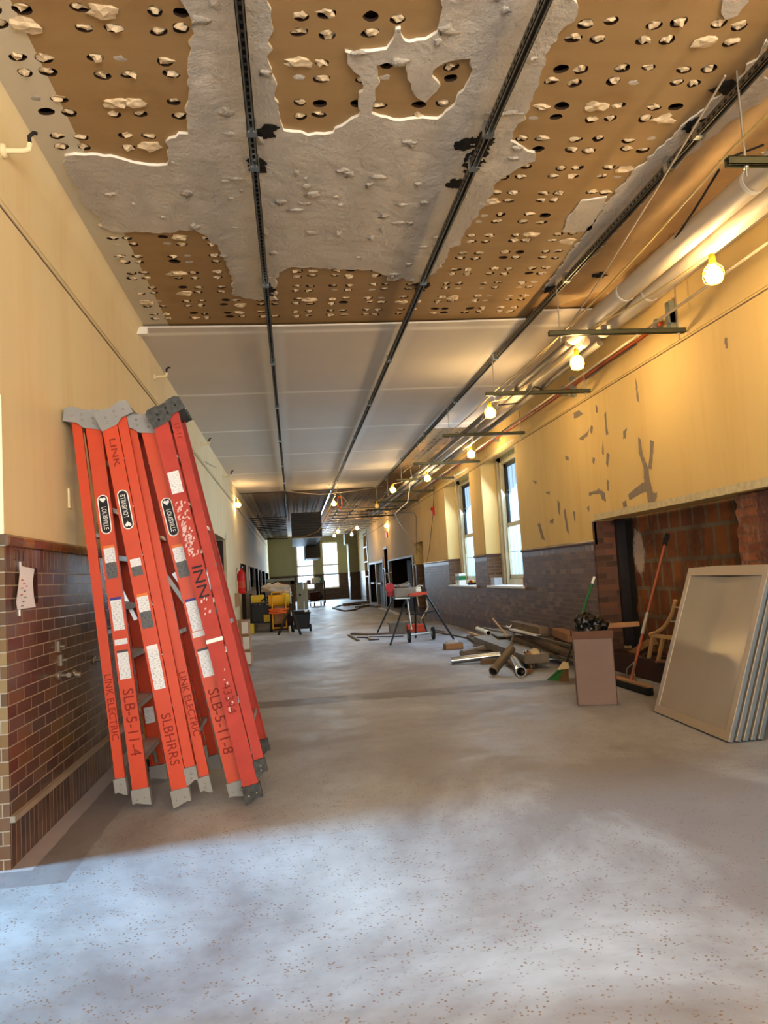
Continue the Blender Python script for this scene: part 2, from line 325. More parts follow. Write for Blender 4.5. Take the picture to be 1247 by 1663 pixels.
# ------------------------------------------------------------------ mesh builder
class MB:
    def __init__(s): s.v = []; s.f = []; s.mi = []; s.sm = []
    def add(s, vs, fs, mi=0, sm=False, T=None):
        o = len(s.v)
        for v in vs:
            v = Vector(v); s.v.append(T @ v if T else v)
        for f in fs: s.f.append([i+o for i in f]); s.mi.append(mi); s.sm.append(sm)
        return s
    def box(s, a, b, mi=0, T=None):
        x0, y0, z0 = a; x1, y1, z1 = b
        vs = [(x0,y0,z0),(x1,y0,z0),(x1,y1,z0),(x0,y1,z0),(x0,y0,z1),(x1,y0,z1),(x1,y1,z1),(x0,y1,z1)]
        return s.add(vs, [(0,3,2,1),(4,5,6,7),(0,1,5,4),(1,2,6,5),(2,3,7,6),(3,0,4,7)], mi, False, T)
    def bar(s, p, q, w, h, mi=0, up=(0, 0, 1)):
        p = Vector(p); q = Vector(q); d = (q-p); L = d.length; d.normalize(); up = Vector(up)
        if abs(d.dot(up)) > .98: up = Vector((1, 0, 0))
        x = d.cross(up).normalized(); y = x.cross(d).normalized()
        T = Matrix.Translation(p) @ Matrix((x, d, y)).transposed().to_4x4()
        return s.box((-w/2, 0, -h/2), (w/2, L, h/2), mi, T)
    def tube(s, pts, r, n=10, mi=0, cap=True, r2=None):
        pts = [Vector(p) for p in pts]; m = len(pts); vs = []; prev = None
        for i, p in enumerate(pts):
            d = (pts[min(i+1, m-1)]-pts[max(i-1, 0)]).normalized()
            if prev is None:
                a = Vector((0, 0, 1)) if abs(d.z) < .9 else Vector((1, 0, 0)); x = d.cross(a).normalized()
            else: x = (prev - d*prev.dot(d)).normalized()
            prev = x; y = d.cross(x); rr = r if r2 is None else r+(r2-r)*i/(m-1)
            if isinstance(r, (list, tuple)): rr = r[i]
            for j in range(n): t = 2*PI*j/n; vs.append(p+x*math.cos(t)*rr+y*math.sin(t)*rr)
        fs = [(i*n+j, i*n+(j+1) % n, (i+1)*n+(j+1) % n, (i+1)*n+j) for i in range(m-1) for j in range(n)]
        s.add(vs, fs, mi, True)
        if cap: s.add(vs[:n], [tuple(range(n))[::-1]], mi); s.add(vs[-n:], [tuple(range(n))], mi)
        return s
    def pipe(s, p, q, r, t=.006, mi=0, mi2=1, n=18):
        p = Vector(p); q = Vector(q); d = (q-p).normalized(); a = Vector((0, 0, 1)) if abs(d.z) < .9 else Vector((1, 0, 0)); x = d.cross(a).normalized(); y = d.cross(x)
        ring = lambda c, rr: [c+x*math.cos(2*PI*j/n)*rr+y*math.sin(2*PI*j/n)*rr for j in range(n)]
        vs = ring(p, r)+ring(q, r)+ring(p, r-t)+ring(q, r-t)
        s.add(vs, [(j, (j+1) % n, n+(j+1) % n, n+j) for j in range(n)], mi, True)
        s.add(vs, [(2*n+(j+1) % n, 2*n+j, 3*n+j, 3*n+(j+1) % n) for j in range(n)], mi2, True)
        s.add(vs, [(j, 2*n+j, 2*n+(j+1) % n, (j+1) % n) for j in range(n)], mi)
        s.add(vs, [(n+j, n+(j+1) % n, 3*n+(j+1) % n, 3*n+j) for j in range(n)], mi); return s
    def lathe(s, prof, n=20, mi=0, T=None, sm=True):
        vs = []; m = len(prof)
        for r, z in prof:
            for j in range(n): t = 2*PI*j/n; vs.append((r*math.cos(t), r*math.sin(t), z))
        fs = [(i*n+j, i*n+(j+1) % n, (i+1)*n+(j+1) % n, (i+1)*n+j) for i in range(m-1) for j in range(n)]
        return s.add(vs, fs, mi, sm, T)
    def prism(s, poly, h, mi=0, T=None, mi2=None):
        n = len(poly); vs = [(x, y, 0) for x, y in poly]+[(x, y, h) for x, y in poly]
        s.add(vs, [tuple(range(n))[::-1], tuple(range(n, 2*n))], mi, False, T)
        return s.add(vs, [(i, (i+1) % n, n+(i+1) % n, n+i) for i in range(n)], mi if mi2 is None else mi2, False, T)
    def blob(s, c, rx, ry, rz, sub=2, amp=.25, fr=2.5, mi=0, seed=0, sm=True):
        bm = bmesh.new(); bmesh.ops.create_icosphere(bm, subdivisions=sub, radius=1); vs = []
        for v in bm.verts:
            k_ = 1+amp*noise.noise(v.co*fr+Vector((seed*3.1, seed*1.7, seed)))*1.6; vs.append((c[0]+v.co.x*rx*k_, c[1]+v.co.y*ry*k_, c[2]+v.co.z*rz*k_))
        fs = [tuple(v.index for v in f.verts) for f in bm.faces]; bm.free(); return s.add(vs, fs, mi, sm)
    def build(s, name, mats, parent=None, T=None, bevel=0):
        me = bpy.data.meshes.new(name); me.from_pydata([tuple(v) for v in s.v], [], s.f)
        if not isinstance(mats, (list, tuple)): mats = [mats]
        for m in mats: me.materials.append(M[m] if isinstance(m, str) else m)
        for p, mi, sm in zip(me.polygons, s.mi, s.sm): p.material_index = mi; p.use_smooth = sm
        me.update(); o = bpy.data.objects.new(name, me); COL.objects.link(o)
        if parent: o.parent = parent
        if T is not None: o.matrix_local = T
        if bevel:
            b = o.modifiers.new('bevel', 'BEVEL'); b.width = bevel; b.segments = 2; b.limit_method = 'ANGLE'
        return o
def tag(o, label, cat, group=None, kind=None):
    if label: o['label'] = label
    if cat: o['category'] = cat
    if group: o['group'] = group
    if kind: o['kind'] = kind
    return o
def struct(o, label=None, cat=None):
    o['kind'] = 'structure'
    if label: o['label'] = label; o['category'] = cat
    return o
def empty(name, loc=(0, 0, 0), label=None, cat=None, group=None, T=None):
    o = bpy.data.objects.new(name, None); COL.objects.link(o); o.empty_display_size = .1
    if T is not None: o.matrix_world = T
    else: o.location = loc
    return tag(o, label, cat, group)
def loc_of(root, pts):   # world points into a root placed by location only
    l = Vector(root.location); return [Vector(p)-l for p in pts]
def text_mb(txt, size, mi=0, extrude=.0006, spacing=1.0):
    c = bpy.data.curves.new('t', 'FONT'); c.body = txt; c.size = size; c.extrude = extrude; c.align_x = 'CENTER'; c.align_y = 'CENTER'; c.space_character = spacing; c.resolution_u = 3
    o = bpy.data.objects.new('t', c); COL.objects.link(o); dg = bpy.context.evaluated_depsgraph_get(); dg.update()
    me = bpy.data.meshes.new_from_object(o.evaluated_get(dg)); vs = [v.co.copy() for v in me.vertices]; fs = [tuple(p.vertices) for p in me.polygons]
    bpy.data.objects.remove(o); bpy.data.curves.remove(c); bpy.data.meshes.remove(me)
    return vs, fs
def arc(n, a0, a1, r, cx=0, cy=0): return [(cx+r*math.cos(a0+(a1-a0)*i/n), cy+r*math.sin(a0+(a1-a0)*i/n)) for i in range(n+1)]

# ------------------------------------------------------------------ shell
XL, XR, ZC, YE, YB = -1.32, 3.50, 3.66, 45.0, -4.0
ZB = [0, .20, .23, 1.36, 1.455, 1.51]
def xwall(name, x, y0, y1, holes, mats, normal, zt=ZC+.1):
    """wall at constant x; holes = (ya,yb,za,zb,depth,revealmat index)"""
    m = MB(); zs = sorted(set([0, .215, 1.36, 1.455, zt]+[h for q in holes for h in q[2:4]])); ys = sorted(set([y0, y1]+[h for q in holes for h in q[:2]]))
    for a, b in zip(ys, ys[1:]):
        for c, d in zip(zs, zs[1:]):
            ym, zm = (a+b)/2, (c+d)/2
            if any(q[0] < ym < q[1] and q[2] < zm < q[3] for q in holes): continue
            mi = 1 if zm < .215 else 2 if zm < 1.36 else 3 if zm < 1.455 else 0
            if normal > 0 and ym > 13.4: mi = 0
            vs = [(x, a, c), (x, b, c), (x, b, d), (x, a, d)]; m.add(vs, [(0, 1, 2, 3) if normal < 0 else (3, 2, 1, 0)], mi)
    sgn = -normal
    for ya, yb, za, zb, dep, mk in holes:
        xd = x+sgn*dep
        for y_, o_ in ((ya, 0), (yb, 1)):
            for c, d in zip(zs, zs[1:]):
                if c < za-1e-6 or d > zb+1e-6: continue
                m.add([(x, y_, c), (xd, y_, c), (xd, y_, d), (x, y_, d)], [(0, 1, 2, 3)], 6 if mk == 2 else (4 if (c+d)/2 < 1.455 else 0) if mk else 0)
        m.add([(x, ya, zb), (x, yb, zb), (xd, yb, zb), (xd, ya, zb)], [(0, 1, 2, 3)], 6 if mk == 2 else 0)
        if za > .01: m.add([(x, ya, za), (x, yb, za), (xd, yb, za), (xd, ya, za)], [(0, 1, 2, 3)], 5)
    return struct(m.build(name, mats))
def bullnose(y0, y1, x, nx, z0, z1, out):
    pr = [(0, z0), (out*.75, z0+.004), (out, (z0+z1)/2), (out*.8, z1-.012), (out*.35, z1), (0, z1)]; n = len(pr)
    m = MB(); vs = [(x+nx*a, y, b) for y in (y0, y1) for a, b in pr]
    m.add(vs, [(i, i+1, n+i+1, n+i) for i in range(n-1)], 0, False); m.add(vs, [tuple(range(n)), tuple(range(n, 2*n))], 0); return m
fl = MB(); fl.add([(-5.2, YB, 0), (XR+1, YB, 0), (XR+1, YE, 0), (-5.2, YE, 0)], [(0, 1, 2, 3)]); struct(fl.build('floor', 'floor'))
# left wall
HL = [(2.55, 3.83, 0, 2.17, .45, 1), (13.4, 15.9, 0, 2.12, .5, 0), (20.5, 22.9, 0, 1.73, .6, 2), (24.4, 30.2, .0, 1.72, .6, 2), (31.2, 37.6, .0, 1.70, .6, 2), (38.6, 43.6, .0, 1.66, .6, 2)]
wl = xwall('wall_left', XL, YB, YE, HL, ['paint_l', 'bl_s', 'bl', 'bl_t', 'by', 'ledge', 'dark'], 1)
def segs(y0, y1, holes, z):
    out = []; a = y0
    for h in sorted(holes):
        if h[2] <= z <= h[3]: out.append((a, h[0])); a = h[1]
    out.append((a, y1)); return [q for q in out if q[1]-q[0] > .01]
caps = MB(); ledg = MB()
for a, b in segs(YB, 13.4, HL[:1], 1.48):
    t = bullnose(a, b, XL, 1, 1.455, 1.512, .028); caps.add(t.v, t.f)
for a, b in segs(YB, 13.4, HL[:1], .2):
    ledg.box((XL, a, .205), (XL+.022, b, .232))
caps.build('wainscot_cap', 'cap_l', wl); ledg.build('base_ledge', 'ledge', wl)
c1 = MB(); c1.box((XL-.45, 3.815, 1.455), (XL+.01, 3.835, 1.512)); c1.build('jamb_cap', 'by', wl)
cv = MB(); n = 6
vs = [(XL+.09*(1-math.cos(i*PI/2/n)), y, ZC-.15+.15*math.sin(i*PI/2/n)) for y in (YB, 7.42) for i in range(n+1)]
cv.add(vs, [(i, i+1, n+2+i, n+1+i) for i in range(n)], 0, True); cv.build('ceiling_cove', 'paint_l', wl)
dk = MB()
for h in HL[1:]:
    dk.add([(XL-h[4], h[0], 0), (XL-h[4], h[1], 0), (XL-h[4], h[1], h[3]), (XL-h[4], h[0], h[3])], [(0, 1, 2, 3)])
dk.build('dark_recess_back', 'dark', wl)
# side lobby beyond the near left doorway
sl = MB(); sl.add([(-5.2, 1.2, 0), (-5.2, 5.2, 0), (-5.2, 5.2, 3), (-5.2, 1.2, 3)], [(0, 1, 2, 3)]); sl.add([(-5.2, 5.2, 0), (XL-.45, 5.2, 0), (XL-.45, 5.2, 3), (-5.2, 5.2, 3)], [(0, 1, 2, 3)])
sl.add([(-5.2, 1.2, 0), (XL-.45, 1.2, 0), (XL-.45, 1.2, 3), (-5.2, 1.2, 3)], [(0, 1, 2, 3)]); sl.add([(-5.2, 1.2, 3), (XL-.45, 1.2, 3), (XL-.45, 5.2, 3), (-5.2, 5.2, 3)], [(0, 1, 2, 3)])
struct(sl.build('wall_lobby', 'paint_l'))
# right wall
HR = [(4.4, 8.80, 0, 1.70, .33, 0), (11.78, 14.02, .91, 3.20, .34, 1), (14.98, 17.55, .90, 3.22, .34, 1), (20.95, 22.3, 0, 2.06, .30, 1), (22.75, 28.6, .0, 1.69, .6, 2), (28.95, 30.0, 0, 2.17, .6, 2), (30.5, 36.0, 0, 1.70, .6, 2), (36.6, 38.4, .0, 3.25, .5, 1)]
wr = xwall('wall_right', XR, YB, YE, HR, ['paint_r', 'br_s', 'br', 'br_t', 'byr', 'ledge', 'dark'], -1)
caps = MB(); ledg = MB()
for a, b in segs(YB, YE, HR, 1.48):
    t = bullnose(a, b, XR, -1, 1.43, 1.478, .022); caps.add(t.v, t.f)
for h in HR[1:3]:
    caps.box((XR, h[1]-.012, 1.43), (XR+.3, h[1]+.01, 1.478))
for a, b in segs(YB, YE, HR, .2): ledg.box((XR-.014, a, .205), (XR, b, .232))
caps.build('wainscot_cap', 'cap_r', wr); ledg.build('base_ledge', 'cap_r', wr)
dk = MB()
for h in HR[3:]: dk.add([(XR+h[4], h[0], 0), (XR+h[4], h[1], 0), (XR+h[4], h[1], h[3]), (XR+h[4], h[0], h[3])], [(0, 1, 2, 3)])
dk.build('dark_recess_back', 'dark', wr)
dk = MB(); dk.box((XR+.3, 20.95, 0), (XR+.31, 22.3, 1.3)); dk.build('brown_niche_tile', 'darkred', wr)
# broken-out recess in the right wall
rc = MB(); rc.box((3.84, 4.3, .0), (3.95, 8.9, 1.80)); rc.build('clay_tile_backing', 'clay', wr)
rc = MB(); rc.box((XR-.01, 8.79, .2), (XR+.24, 8.84, 1.69)); rc.build('brick_jamb', 'roughbrick', wr)
rc = MB(); rc.box((3.735, 8.72, .25), (3.84, 8.84, 1.70)); rc.build('tar_joint', 'tar', wr)
rc = MB(); rc.box((XR+.01, 4.4, 0), (3.84, 8.8, .21)); rc.build('recess_curb', 'darkred', wr)
rc = MB()
for i in range(22): rc.blob((XR+.03+random.random()*.3, 4.8+random.random()*3.9, .215), .05+.05*random.random(), .06+.06*random.random(), .02, 1, .4, 2, 0, i, False)
rc.build('curb_rubble', 'roughbrick', wr)
pr = MB(); ys = [4.4+i*.1 for i in range(17)]
for a, b in zip(ys, ys[1:]):
    pass
m_ = MB(); NY, NZ = 34, 50
for i in range(NY+1):
    for j in range(NZ+1):
        y = 4.4+1.62*i/NY; z = .2+1.48*j/NZ; e = .05*(noise.noise(Vector((y*9, z*12, 3)))) + .012*noise.noise(Vector((y*40, z*40, 1)))
        yy = y + (.03*noise.noise(Vector((0, z*9, 7))) if i == NY else 0); m_.v.append(Vector((3.60+e*.4, yy, z)))
o_ = 0
for i in range(NY):
    for j in range(NZ): m_.f.append([i*(NZ+1)+j, (i+1)*(NZ+1)+j, (i+1)*(NZ+1)+j+1, i*(NZ+1)+j+1]); m_.mi.append(0); m_.sm.append(True)
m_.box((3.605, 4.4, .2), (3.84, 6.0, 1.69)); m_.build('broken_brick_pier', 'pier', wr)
# pale broken plaster lip above the recess
lp = MB(); yy = 4.4; top = []
while yy < 8.82:
    top.append(yy); yy += .06
vs = []; 
for y in top:
    e = .012*noise.noise(Vector((y*7, 0, 2))); vs += [(XR-.006, y, 1.70+e*.6), (XR-.012, y, 1.765+e), (XR+.05, y, 1.70+e*.6)]
fs = []
for i in range(len(top)-1): fs += [(3*i, 3*i+3, 3*i+4, 3*i+1), (3*i, 3*i+2, 3*i+5, 3*i+3)]
lp.add(vs, fs); lp.box((XR-.008, 8.79, 1.42), (XR+.02, 8.835, 1.70)); lp.build('broken_plaster_lip', 'chalk', wr)
# peeled paint patches (traced outlines on the wall face)
pp = MB()
def wpoly(pts, x=XR-.002, mi=0):
    P = [onx(px, py, x) for px, py in pts]; ctr = sum(P, Vector())/len(P); Q = []
    for a, b in zip(P, P[1:]+P[:1]):
        n_ = max(1, int((b-a).length/.022))
        for i in range(n_):
            p = a.lerp(b, i/n_); e = .010*noise.noise(Vector((p.y*23, p.z*23, 1)))+.006*noise.noise(Vector((p.y*70, p.z*70, 2))); d = (p-ctr); d.normalize(); q = p+d*e*1.5; q.x = x; Q.append(q)
    pp.add(Q, [tuple(range(len(Q)))], mi)
wpoly([(1036,710),(1040,712),(1043,735),(1049,752),(1053,762),(1055,778),(1060,800),(1068,800),(1063,817),(1052,816),(1050,797),(1040,802),(1022,812),(1020,803),(1035,790),(1046,783),(1045,760),(1037,735)])
wpoly([(1055,716),(1062,716),(1060,740),(1058,762),(1052,762),(1055,740)])
for a in ([(967,797),(972,793),(982,800),(984,815),(978,812),(974,802),(962,803),(957,806),(956,800)], [(981,672),(984,668),(985,690),(988,705),(984,706)], [(985,735),(990,738),(987,760),(984,752)],
          [(931,671),(940,666),(947,672),(938,678),(932,680)], [(1031,610),(1035,625),(1038,655),(1034,650)], [(1176,548),(1181,548),(1182,566),(1178,566)], [(967,655),(970,662),(971,672),(967,668)],
          [(940,712),(953,702),(957,695),(954,708),(945,716)], [(917,740),(923,742),(924,748),(919,747)], [(962,742),(966,744),(965,755),(962,750)], [(1011,815),(1017,812),(1018,822),(1012,826)],
          [(985,780),(989,780),(989,798),(986,796)], [(905,812),(909,816),(909,838),(906,830)], [(873,852),(877,850),(885,878),(880,876)], [(915,830),(918,825),(924,868),(920,862)],
          [(893,845),(899,842),(898,850),(893,850)], [(960,690),(963,693),(961,706),(958,702)], [(1012,700),(1018,695),(1016,712),(1012,712)], [(885,800),(893,798),(892,804)], [(864,780),(872,782),(870,787)], [(930,830),(934,832),(933,850)], [(953,825),(957,820),(956,832)], [(979,715),(981,740),(977,735)]):
    wpoly(a)
for a in ([(702,700),(706,700),(712,745),(706,740)],):
    pass
pp.build('peeled_patch', 'peel', wr)
# slot chased above the orange conduit and small fixings
sc = MB(); P = [onx(*q, XR-.003) for q in [(1030, 552), (1035, 560), (1010, 577), (985, 592), (962, 612), (950, 618), (947, 612), (960, 600), (1000, 572)]]; sc.add(P, [tuple(range(len(P)))]); sc.build('chased_slot', 'peel', wr)
for i, (x, nx, n_) in enumerate(((XL, 1, 'trim_1'), (XR, -1, 'trim_2'))):
    t = MB(); t.box((x, YB, 3.125), (x+nx*.022, YE, 3.165)); t.box((x, YB, 3.112), (x+nx*.010, YE, 3.125)); g = MB(); g.box((x, YB, 3.104), (x+nx*.003, YE, 3.112)); g.build('shadow_gap_line', 'wood_d', struct(t.build(n_, 'paint_l' if i == 0 else 'paint_r')))  # thin dark strip paints the shadow gap beneath each moulding
# end wall with two windows
ew = MB(); W1, W2, WZ0, WZ1 = (.22, 1.22), (1.68, 2.62), .62, 3.28
xs = [XL, W1[0], W1[1], W2[0], W2[1], XR]; zs = [0, WZ0, 1.45, WZ1, ZC+.1]
for a, b in zip(xs, xs[1:]):
    for c, d in zip(zs, zs[1:]):
        if (a, b) in (W1, W2) and c >= WZ0 and d <= WZ1: continue
        ew.add([(a, YE, c), (b, YE, c), (b, YE, d), (a, YE, d)], [(0, 1, 2, 3)], 0 if c >= 1.45 else 1)
we = struct(ew.build('wall_end', ['paint_e', 'be']))
for i, W in enumerate((W1, W2)):
    f = MB(); a, b = W
    for u0, u1, v0, v1 in ((a, a+.07, WZ0, WZ1), (b-.07, b, WZ0, WZ1), (a, b, WZ0, WZ0+.08), (a, b, WZ1-.08, WZ1), (a, b, 1.93, 2.0)): f.box((u0, YE, v0), (u1, YE+.12, v1))
    wo = struct(f.build('window_%d' % (3+i), 'winframe')); g = MB(); g.add([(a, YE+.06, WZ0), (b, YE+.06, WZ0), (b, YE+.06, WZ1), (a, YE+.06, WZ1)], [(0, 1, 2, 3)]); g.build('pane', 'glass', wo)
t = MB(); t.box((XL, YE-.03, 1.40), (XR, YE, 1.46)); t.build('wainscot_cap', 'be', we)
# projecting pier near the end on the right and the back wall behind the viewer
t = MB(); t.box((3.0, 42.0, 1.45), (XR, 43.2, 2.95), 0); t.box((3.0, 42.0, 0), (XR, 43.2, 1.45), 1); t.box((2.85, 41.9, 2.95), (XR, 43.3, 3.7), 0); struct(t.build('wall_pier', ['paint_e', 'be']))
t = MB(); t.box((-5.2, YB-.1, 0), (XR, YB, ZC+.1)); struct(t.build('wall_back', 'paint_l'))
# tall casement reveal with white rungs (far right)
t = MB()
for z in (1.15, 1.85, 2.55): t.box((XR-.02, 36.6, z), (XR+.1, 38.4, z+.05))
t.box((XR-.03, 36.5, 0), (XR+.02, 36.62, 3.3)); struct(t.build('trim_3', 'cream'))
t = MB()
for ya, yb, zt in ((22.7, 22.85, 1.7), (28.55, 28.75, 1.72), (30.4, 30.55, 1.9), (33.1, 33.3, 1.7), (36.0, 36.15, 1.75)): t.box((XR-.03, ya, 0), (XR+.08, yb, zt))
t.box((XR-.03, 30.5, 1.70), (XR+.05, 36.1, 1.78)); t.box((XR-.02, 22.7, 1.69), (XR+.02, 28.7, 1.74))
t.box((XR-.06, 31.2, .84), (XR+.1, 32.4, .92)); t.box((XR-.06, 34, .84), (XR+.1, 35.2, .92)); t.box((XR, 23.5, .78), (XR+.2, 28.5, .84)); t.box((XR-.03, 28.9, 2.17), (XR+.03, 30.1, 2.26)); struct(t.build('trim_4', 'dust_metal'))
t = MB(); t.box((XR+.3, 25.2, 0), (XR+.34, 26.2, 1.65)); t.box((XR+.3, 31, 0), (XR+.34, 33, 1.68)); t.box((XR+.3, 33.4, 0), (XR+.34, 35.6, 1.68)); struct(t.build('door_3', 'darkred'))
t = MB()
for ya, yb in ((24.2, 24.45), (27.6, 27.75), (30.2, 30.35), (33.6, 33.75), (37.6, 37.8)): t.box((XL-.05, ya, 0), (XL+.02, yb, 1.74))
struct(t.build('trim_5', 'dust_metal'))
t = MB(); t.box((XL-.5, 15.80, 0), (XL-.02, 15.85, 2.08)); d = struct(t.build('door_1', 'doorwood')); t = MB(); t.tube([(XL-.12, 15.75, 1.0), (XL-.12, 15.8, 1.0)], .03); t.build('knob', 'brass', d)
t = MB(); t.box((XL-.5, 22.75, 0), (XL-.02, 22.8, 1.7)); struct(t.build('door_2', 'doorwood'))
t = MB(); t.box((XL, 13.3, 2.10), (XL+.03, 16.0, 2.2)); t.box((XL, 15.9, 0), (XL+.03, 16.02, 2.2)); t.box((XL, 13.3, 1.5), (XL+.03, 13.4, 2.2)); struct(t.build('trim_6', 'paint_l'))

# windows 1 and 2
def sashwin(nm, y0, y1, z0, z1):
    X = XR+.30; f = MB()
    f.box((X, y0-.02, z0), (X+.08, y0+.28, z1)); f.box((X, y1-.30, z0), (X+.08, y1+.02, z1)); f.box((X, y0, z1-.14), (X+.08, y1, z1)); f.box((X, y0, z0), (X+.09, y1, z0+.10))
    f.box((X-.03, y1-.12, z0), (X, y1, z1-.05)); f.box((X-.03, y0, z0), (X, y0+.12, z1-.05)); f.box((X-.02, y1-.30, z0), (X, y1-.24, z1-.1))
    o = struct(f.build(nm, 'winframe'))
    a, b = y0+.28, y1-.30; zm = z0+1.05
    s = MB(); s.box((X+.03, a, zm-.03), (X+.08, b, zm+.04)); s.box((X+.03, a, z0+.10), (X+.07, a+.05, zm)); s.box((X+.03, b-.05, z0+.10), (X+.07, b, zm)); s.box((X+.03, a, z0+.1), (X+.07, b, z0+.18)); s.build('lower_sash', 'winframe', o)
    s = MB(); s.box((X+.05, b-.13, zm+.03), (X+.09, b, z1-.14)); s.box((X+.05, a, z1-.2), (X+.09, b, z1-.14)); s.box((X+.05, a, zm+.03), (X+.09, a+.05, z1-.14)); s.build('upper_sash', 'windark', o)
    s = MB()
    for z in (z0+.58, zm+.62): s.box((X+.06, a, z-.006), (X+.07, b, z+.006))
    yk = a+.2
    while yk < b-.1: s.box((X+.085, yk, z0+.15), (X+.09, yk+.012, z1-.15)); yk += .21
    s.build('glazing_bar', 'bluegrey', o)
    g = MB(); g.add([(X+.08, a, z0+.1), (X+.08, b, z0+.1), (X+.08, b, z1-.14), (X+.08, a, z1-.14)], [(0, 1, 2, 3)]); g.build('pane', 'glass_film', o)
    s = MB(); s.box((XR-.03, y0-.02, z0-.03), (XR+.3, y1+.02, z0+.004)); s.build('window_sill', 'white', o)
    return o
sashwin('window_1', 11.78, 14.02, .91, 3.20); sashwin('window_2', 14.98, 17.55, .90, 3.22)

# ------------------------------------------------------------------ ceiling
cb = MB(); cb.add([(XL-.1, YB, ZC+.04), (XR+.1, YB, ZC+.04), (XR+.1, YE, ZC+.04), (XL-.1, YE, ZC+.04)], [(3, 2, 1, 0)]); ceil = struct(cb.build('ceiling', 'cavity'))
def sheet(name, outer, holes, z, th, mats, parent):
    c = bpy.data.curves.new('c', 'CURVE'); c.dimensions = '2D'; c.fill_mode = 'BOTH'; c.extrude = th/2
    for loop in [outer]+holes:
        sp = c.splines.new('POLY'); sp.points.add(len(loop)-1); sp.use_cyclic_u = True
        for q, (x, y) in zip(sp.points, loop): q.co = (x, y, 0, 1)
    o = bpy.data.objects.new('c', c); COL.objects.link(o); dg = bpy.context.evaluated_depsgraph_get(); dg.update()
    me = bpy.data.meshes.new_from_object(o.evaluated_get(dg)); bpy.data.objects.remove(o); me.name = name
    me.materials.clear()
    for m in mats: me.materials.append(M[m])
    for p in me.polygons: p.material_index = (1 if abs(p.normal.z) < .5 and len(mats) > 1 else 0)
    o = bpy.data.objects.new(name, me); COL.objects.link(o); o.location = (0, 0, z); o.parent = parent; return o
def rough(pts, step=.035, amp=.012, seed=0):
    out = []; n = len(pts)
    for i in range(n):
        a = Vector(pts[i]); b = Vector(pts[(i+1) % n]); L = (b-a).length; k_ = max(1, int(L/step)); nrm = Vector((-(b-a).y, (b-a).x))
        if L > 0: nrm /= L
        for j in range(k_):
            p = a+(b-a)*j/k_; e = amp*noise.noise(Vector((p.x*17, p.y*17, seed)))+amp*.6*noise.noise(Vector((p.x*60, p.y*60, seed+5)))
            out.append((p.x+nrm.x*e*1.6, p.y+nrm.y*e*1.6))
    return out
def cpx(pts, z=ZC): return [tuple(onz(px, py, z)[:2]) for px, py in pts]
G1 = cpx([(290,-70),(297,0),(308,18),(315,52),(306,66),(313,75),(300,104),(307,140),(302,175),(307,195),(302,212),(272,228),(271,266),(230,262),(180,252),(135,247),(112,252),(104,262),(112,285),(125,300),(130,322),(155,342),(162,362),(180,372),(250,376),(318,369),(345,388),(358,405),(370,432),(377,450),(378,475),(400,482),(430,485),(448,485),(449,450),(455,440),(475,430),(520,433),(580,435),(612,438),(628,445),(632,455),(655,448),(672,458),(690,450),(705,440),(720,425),(727,415),(730,400),(745,395),(757,370),(790,325),(803,300),(810,288),(840,270),(870,258),(868,245),(850,238),(830,225),(833,210),(850,190),(875,130),(885,100),(900,60),(930,30),(935,10),(930,-70)], ZC-.01)
IB = cpx([(430,-66),(436,0),(440,45),(436,85),(444,110),(446,150),(452,185),(462,207),(500,216),(540,212),(562,197),(582,185),(583,148),(592,144),(590,128),(575,112),(566,98),(562,84),(560,80),(600,79),(628,76),(637,60),(642,42),(650,42),(655,62),(665,67),(690,60),(710,48),(716,20),(712,-66)], ZC-.01)
IC = cpx([(612,100),(640,97),(663,98),(660,125),(670,140),(678,155),(690,162),(703,152),(712,135),(705,120),(703,110),(722,97),(767,90),(765,120),(745,150),(738,165),(710,190),(650,190),(615,188),(604,180),(608,150),(614,130)], ZC-.01)
G2 = cpx([(914,374),(922,352),(945,325),(985,318),(978,340),(958,372),(930,376)], ZC-.01)
G3 = [tuple(p) for p in cpx([(1247,62),(1200,125),(1130,185),(1090,222),(1030,275),(985,330),(950,375),(925,410),(905,440),(880,470),(900,470),(1010,345),(1080,285),(1150,225),(1247,150)], ZC-.01)]
G4 = cpx([(1175,0),(1168,20),(1178,30),(1195,22),(1215,0),(1217,-30),(1180,-30)], ZC-.01)
def inside(p, poly):
    c = False; j = len(poly)-1
    for i in range(len(poly)):
        if (poly[i][1] > p[1]) != (poly[j][1] > p[1]) and p[0] < (poly[j][0]-poly[i][0])*(p[1]-poly[i][1])/(poly[j][1]-poly[i][1])+poly[i][0]: c = not c
        j = i
    return c
random.seed(11)
holes = []; dabs = MB(); smear = MB()
def hole_at(x, y, big=1):
    rx, ry = (.033+.011*random.random())*big, (.027+.010*random.random())*big; a = random.uniform(-.4, .4); n = 16; loop = []
    sd = random.random()*50
    for i in range(n):
        t = 2*PI*i/n; r = 1+.16*noise.noise(Vector((math.cos(t)*1.3, math.sin(t)*1.3, sd))); u, v = rx*r*math.cos(t), ry*r*math.sin(t)
        loop.append((x+u*math.cos(a)-v*math.sin(a), y+u*math.sin(a)+v*math.cos(a)))
    holes.append(loop)
    q = random.random()
    if q < .82:
        s_ = random.uniform(.78, 1.0); dabs.blob((x+random.uniform(-.008, .008), y+random.uniform(-.012, .000), ZC+.008), rx*s_, ry*s_, random.uniform(.018, .030), 2, .55, 2.6, 0, random.random()*90, False)
    if q > .93: dabs.blob((x, y, ZC-.006), rx*1.6, ry*1.3, .02, 2, .5, 2, 0, random.random()*90, False)
cents = [-1.07, -.72, -.41, -.10, .206, .52, .84, 1.16, 1.485, 1.81, 2.13]
y = 2.973; k_ = 0
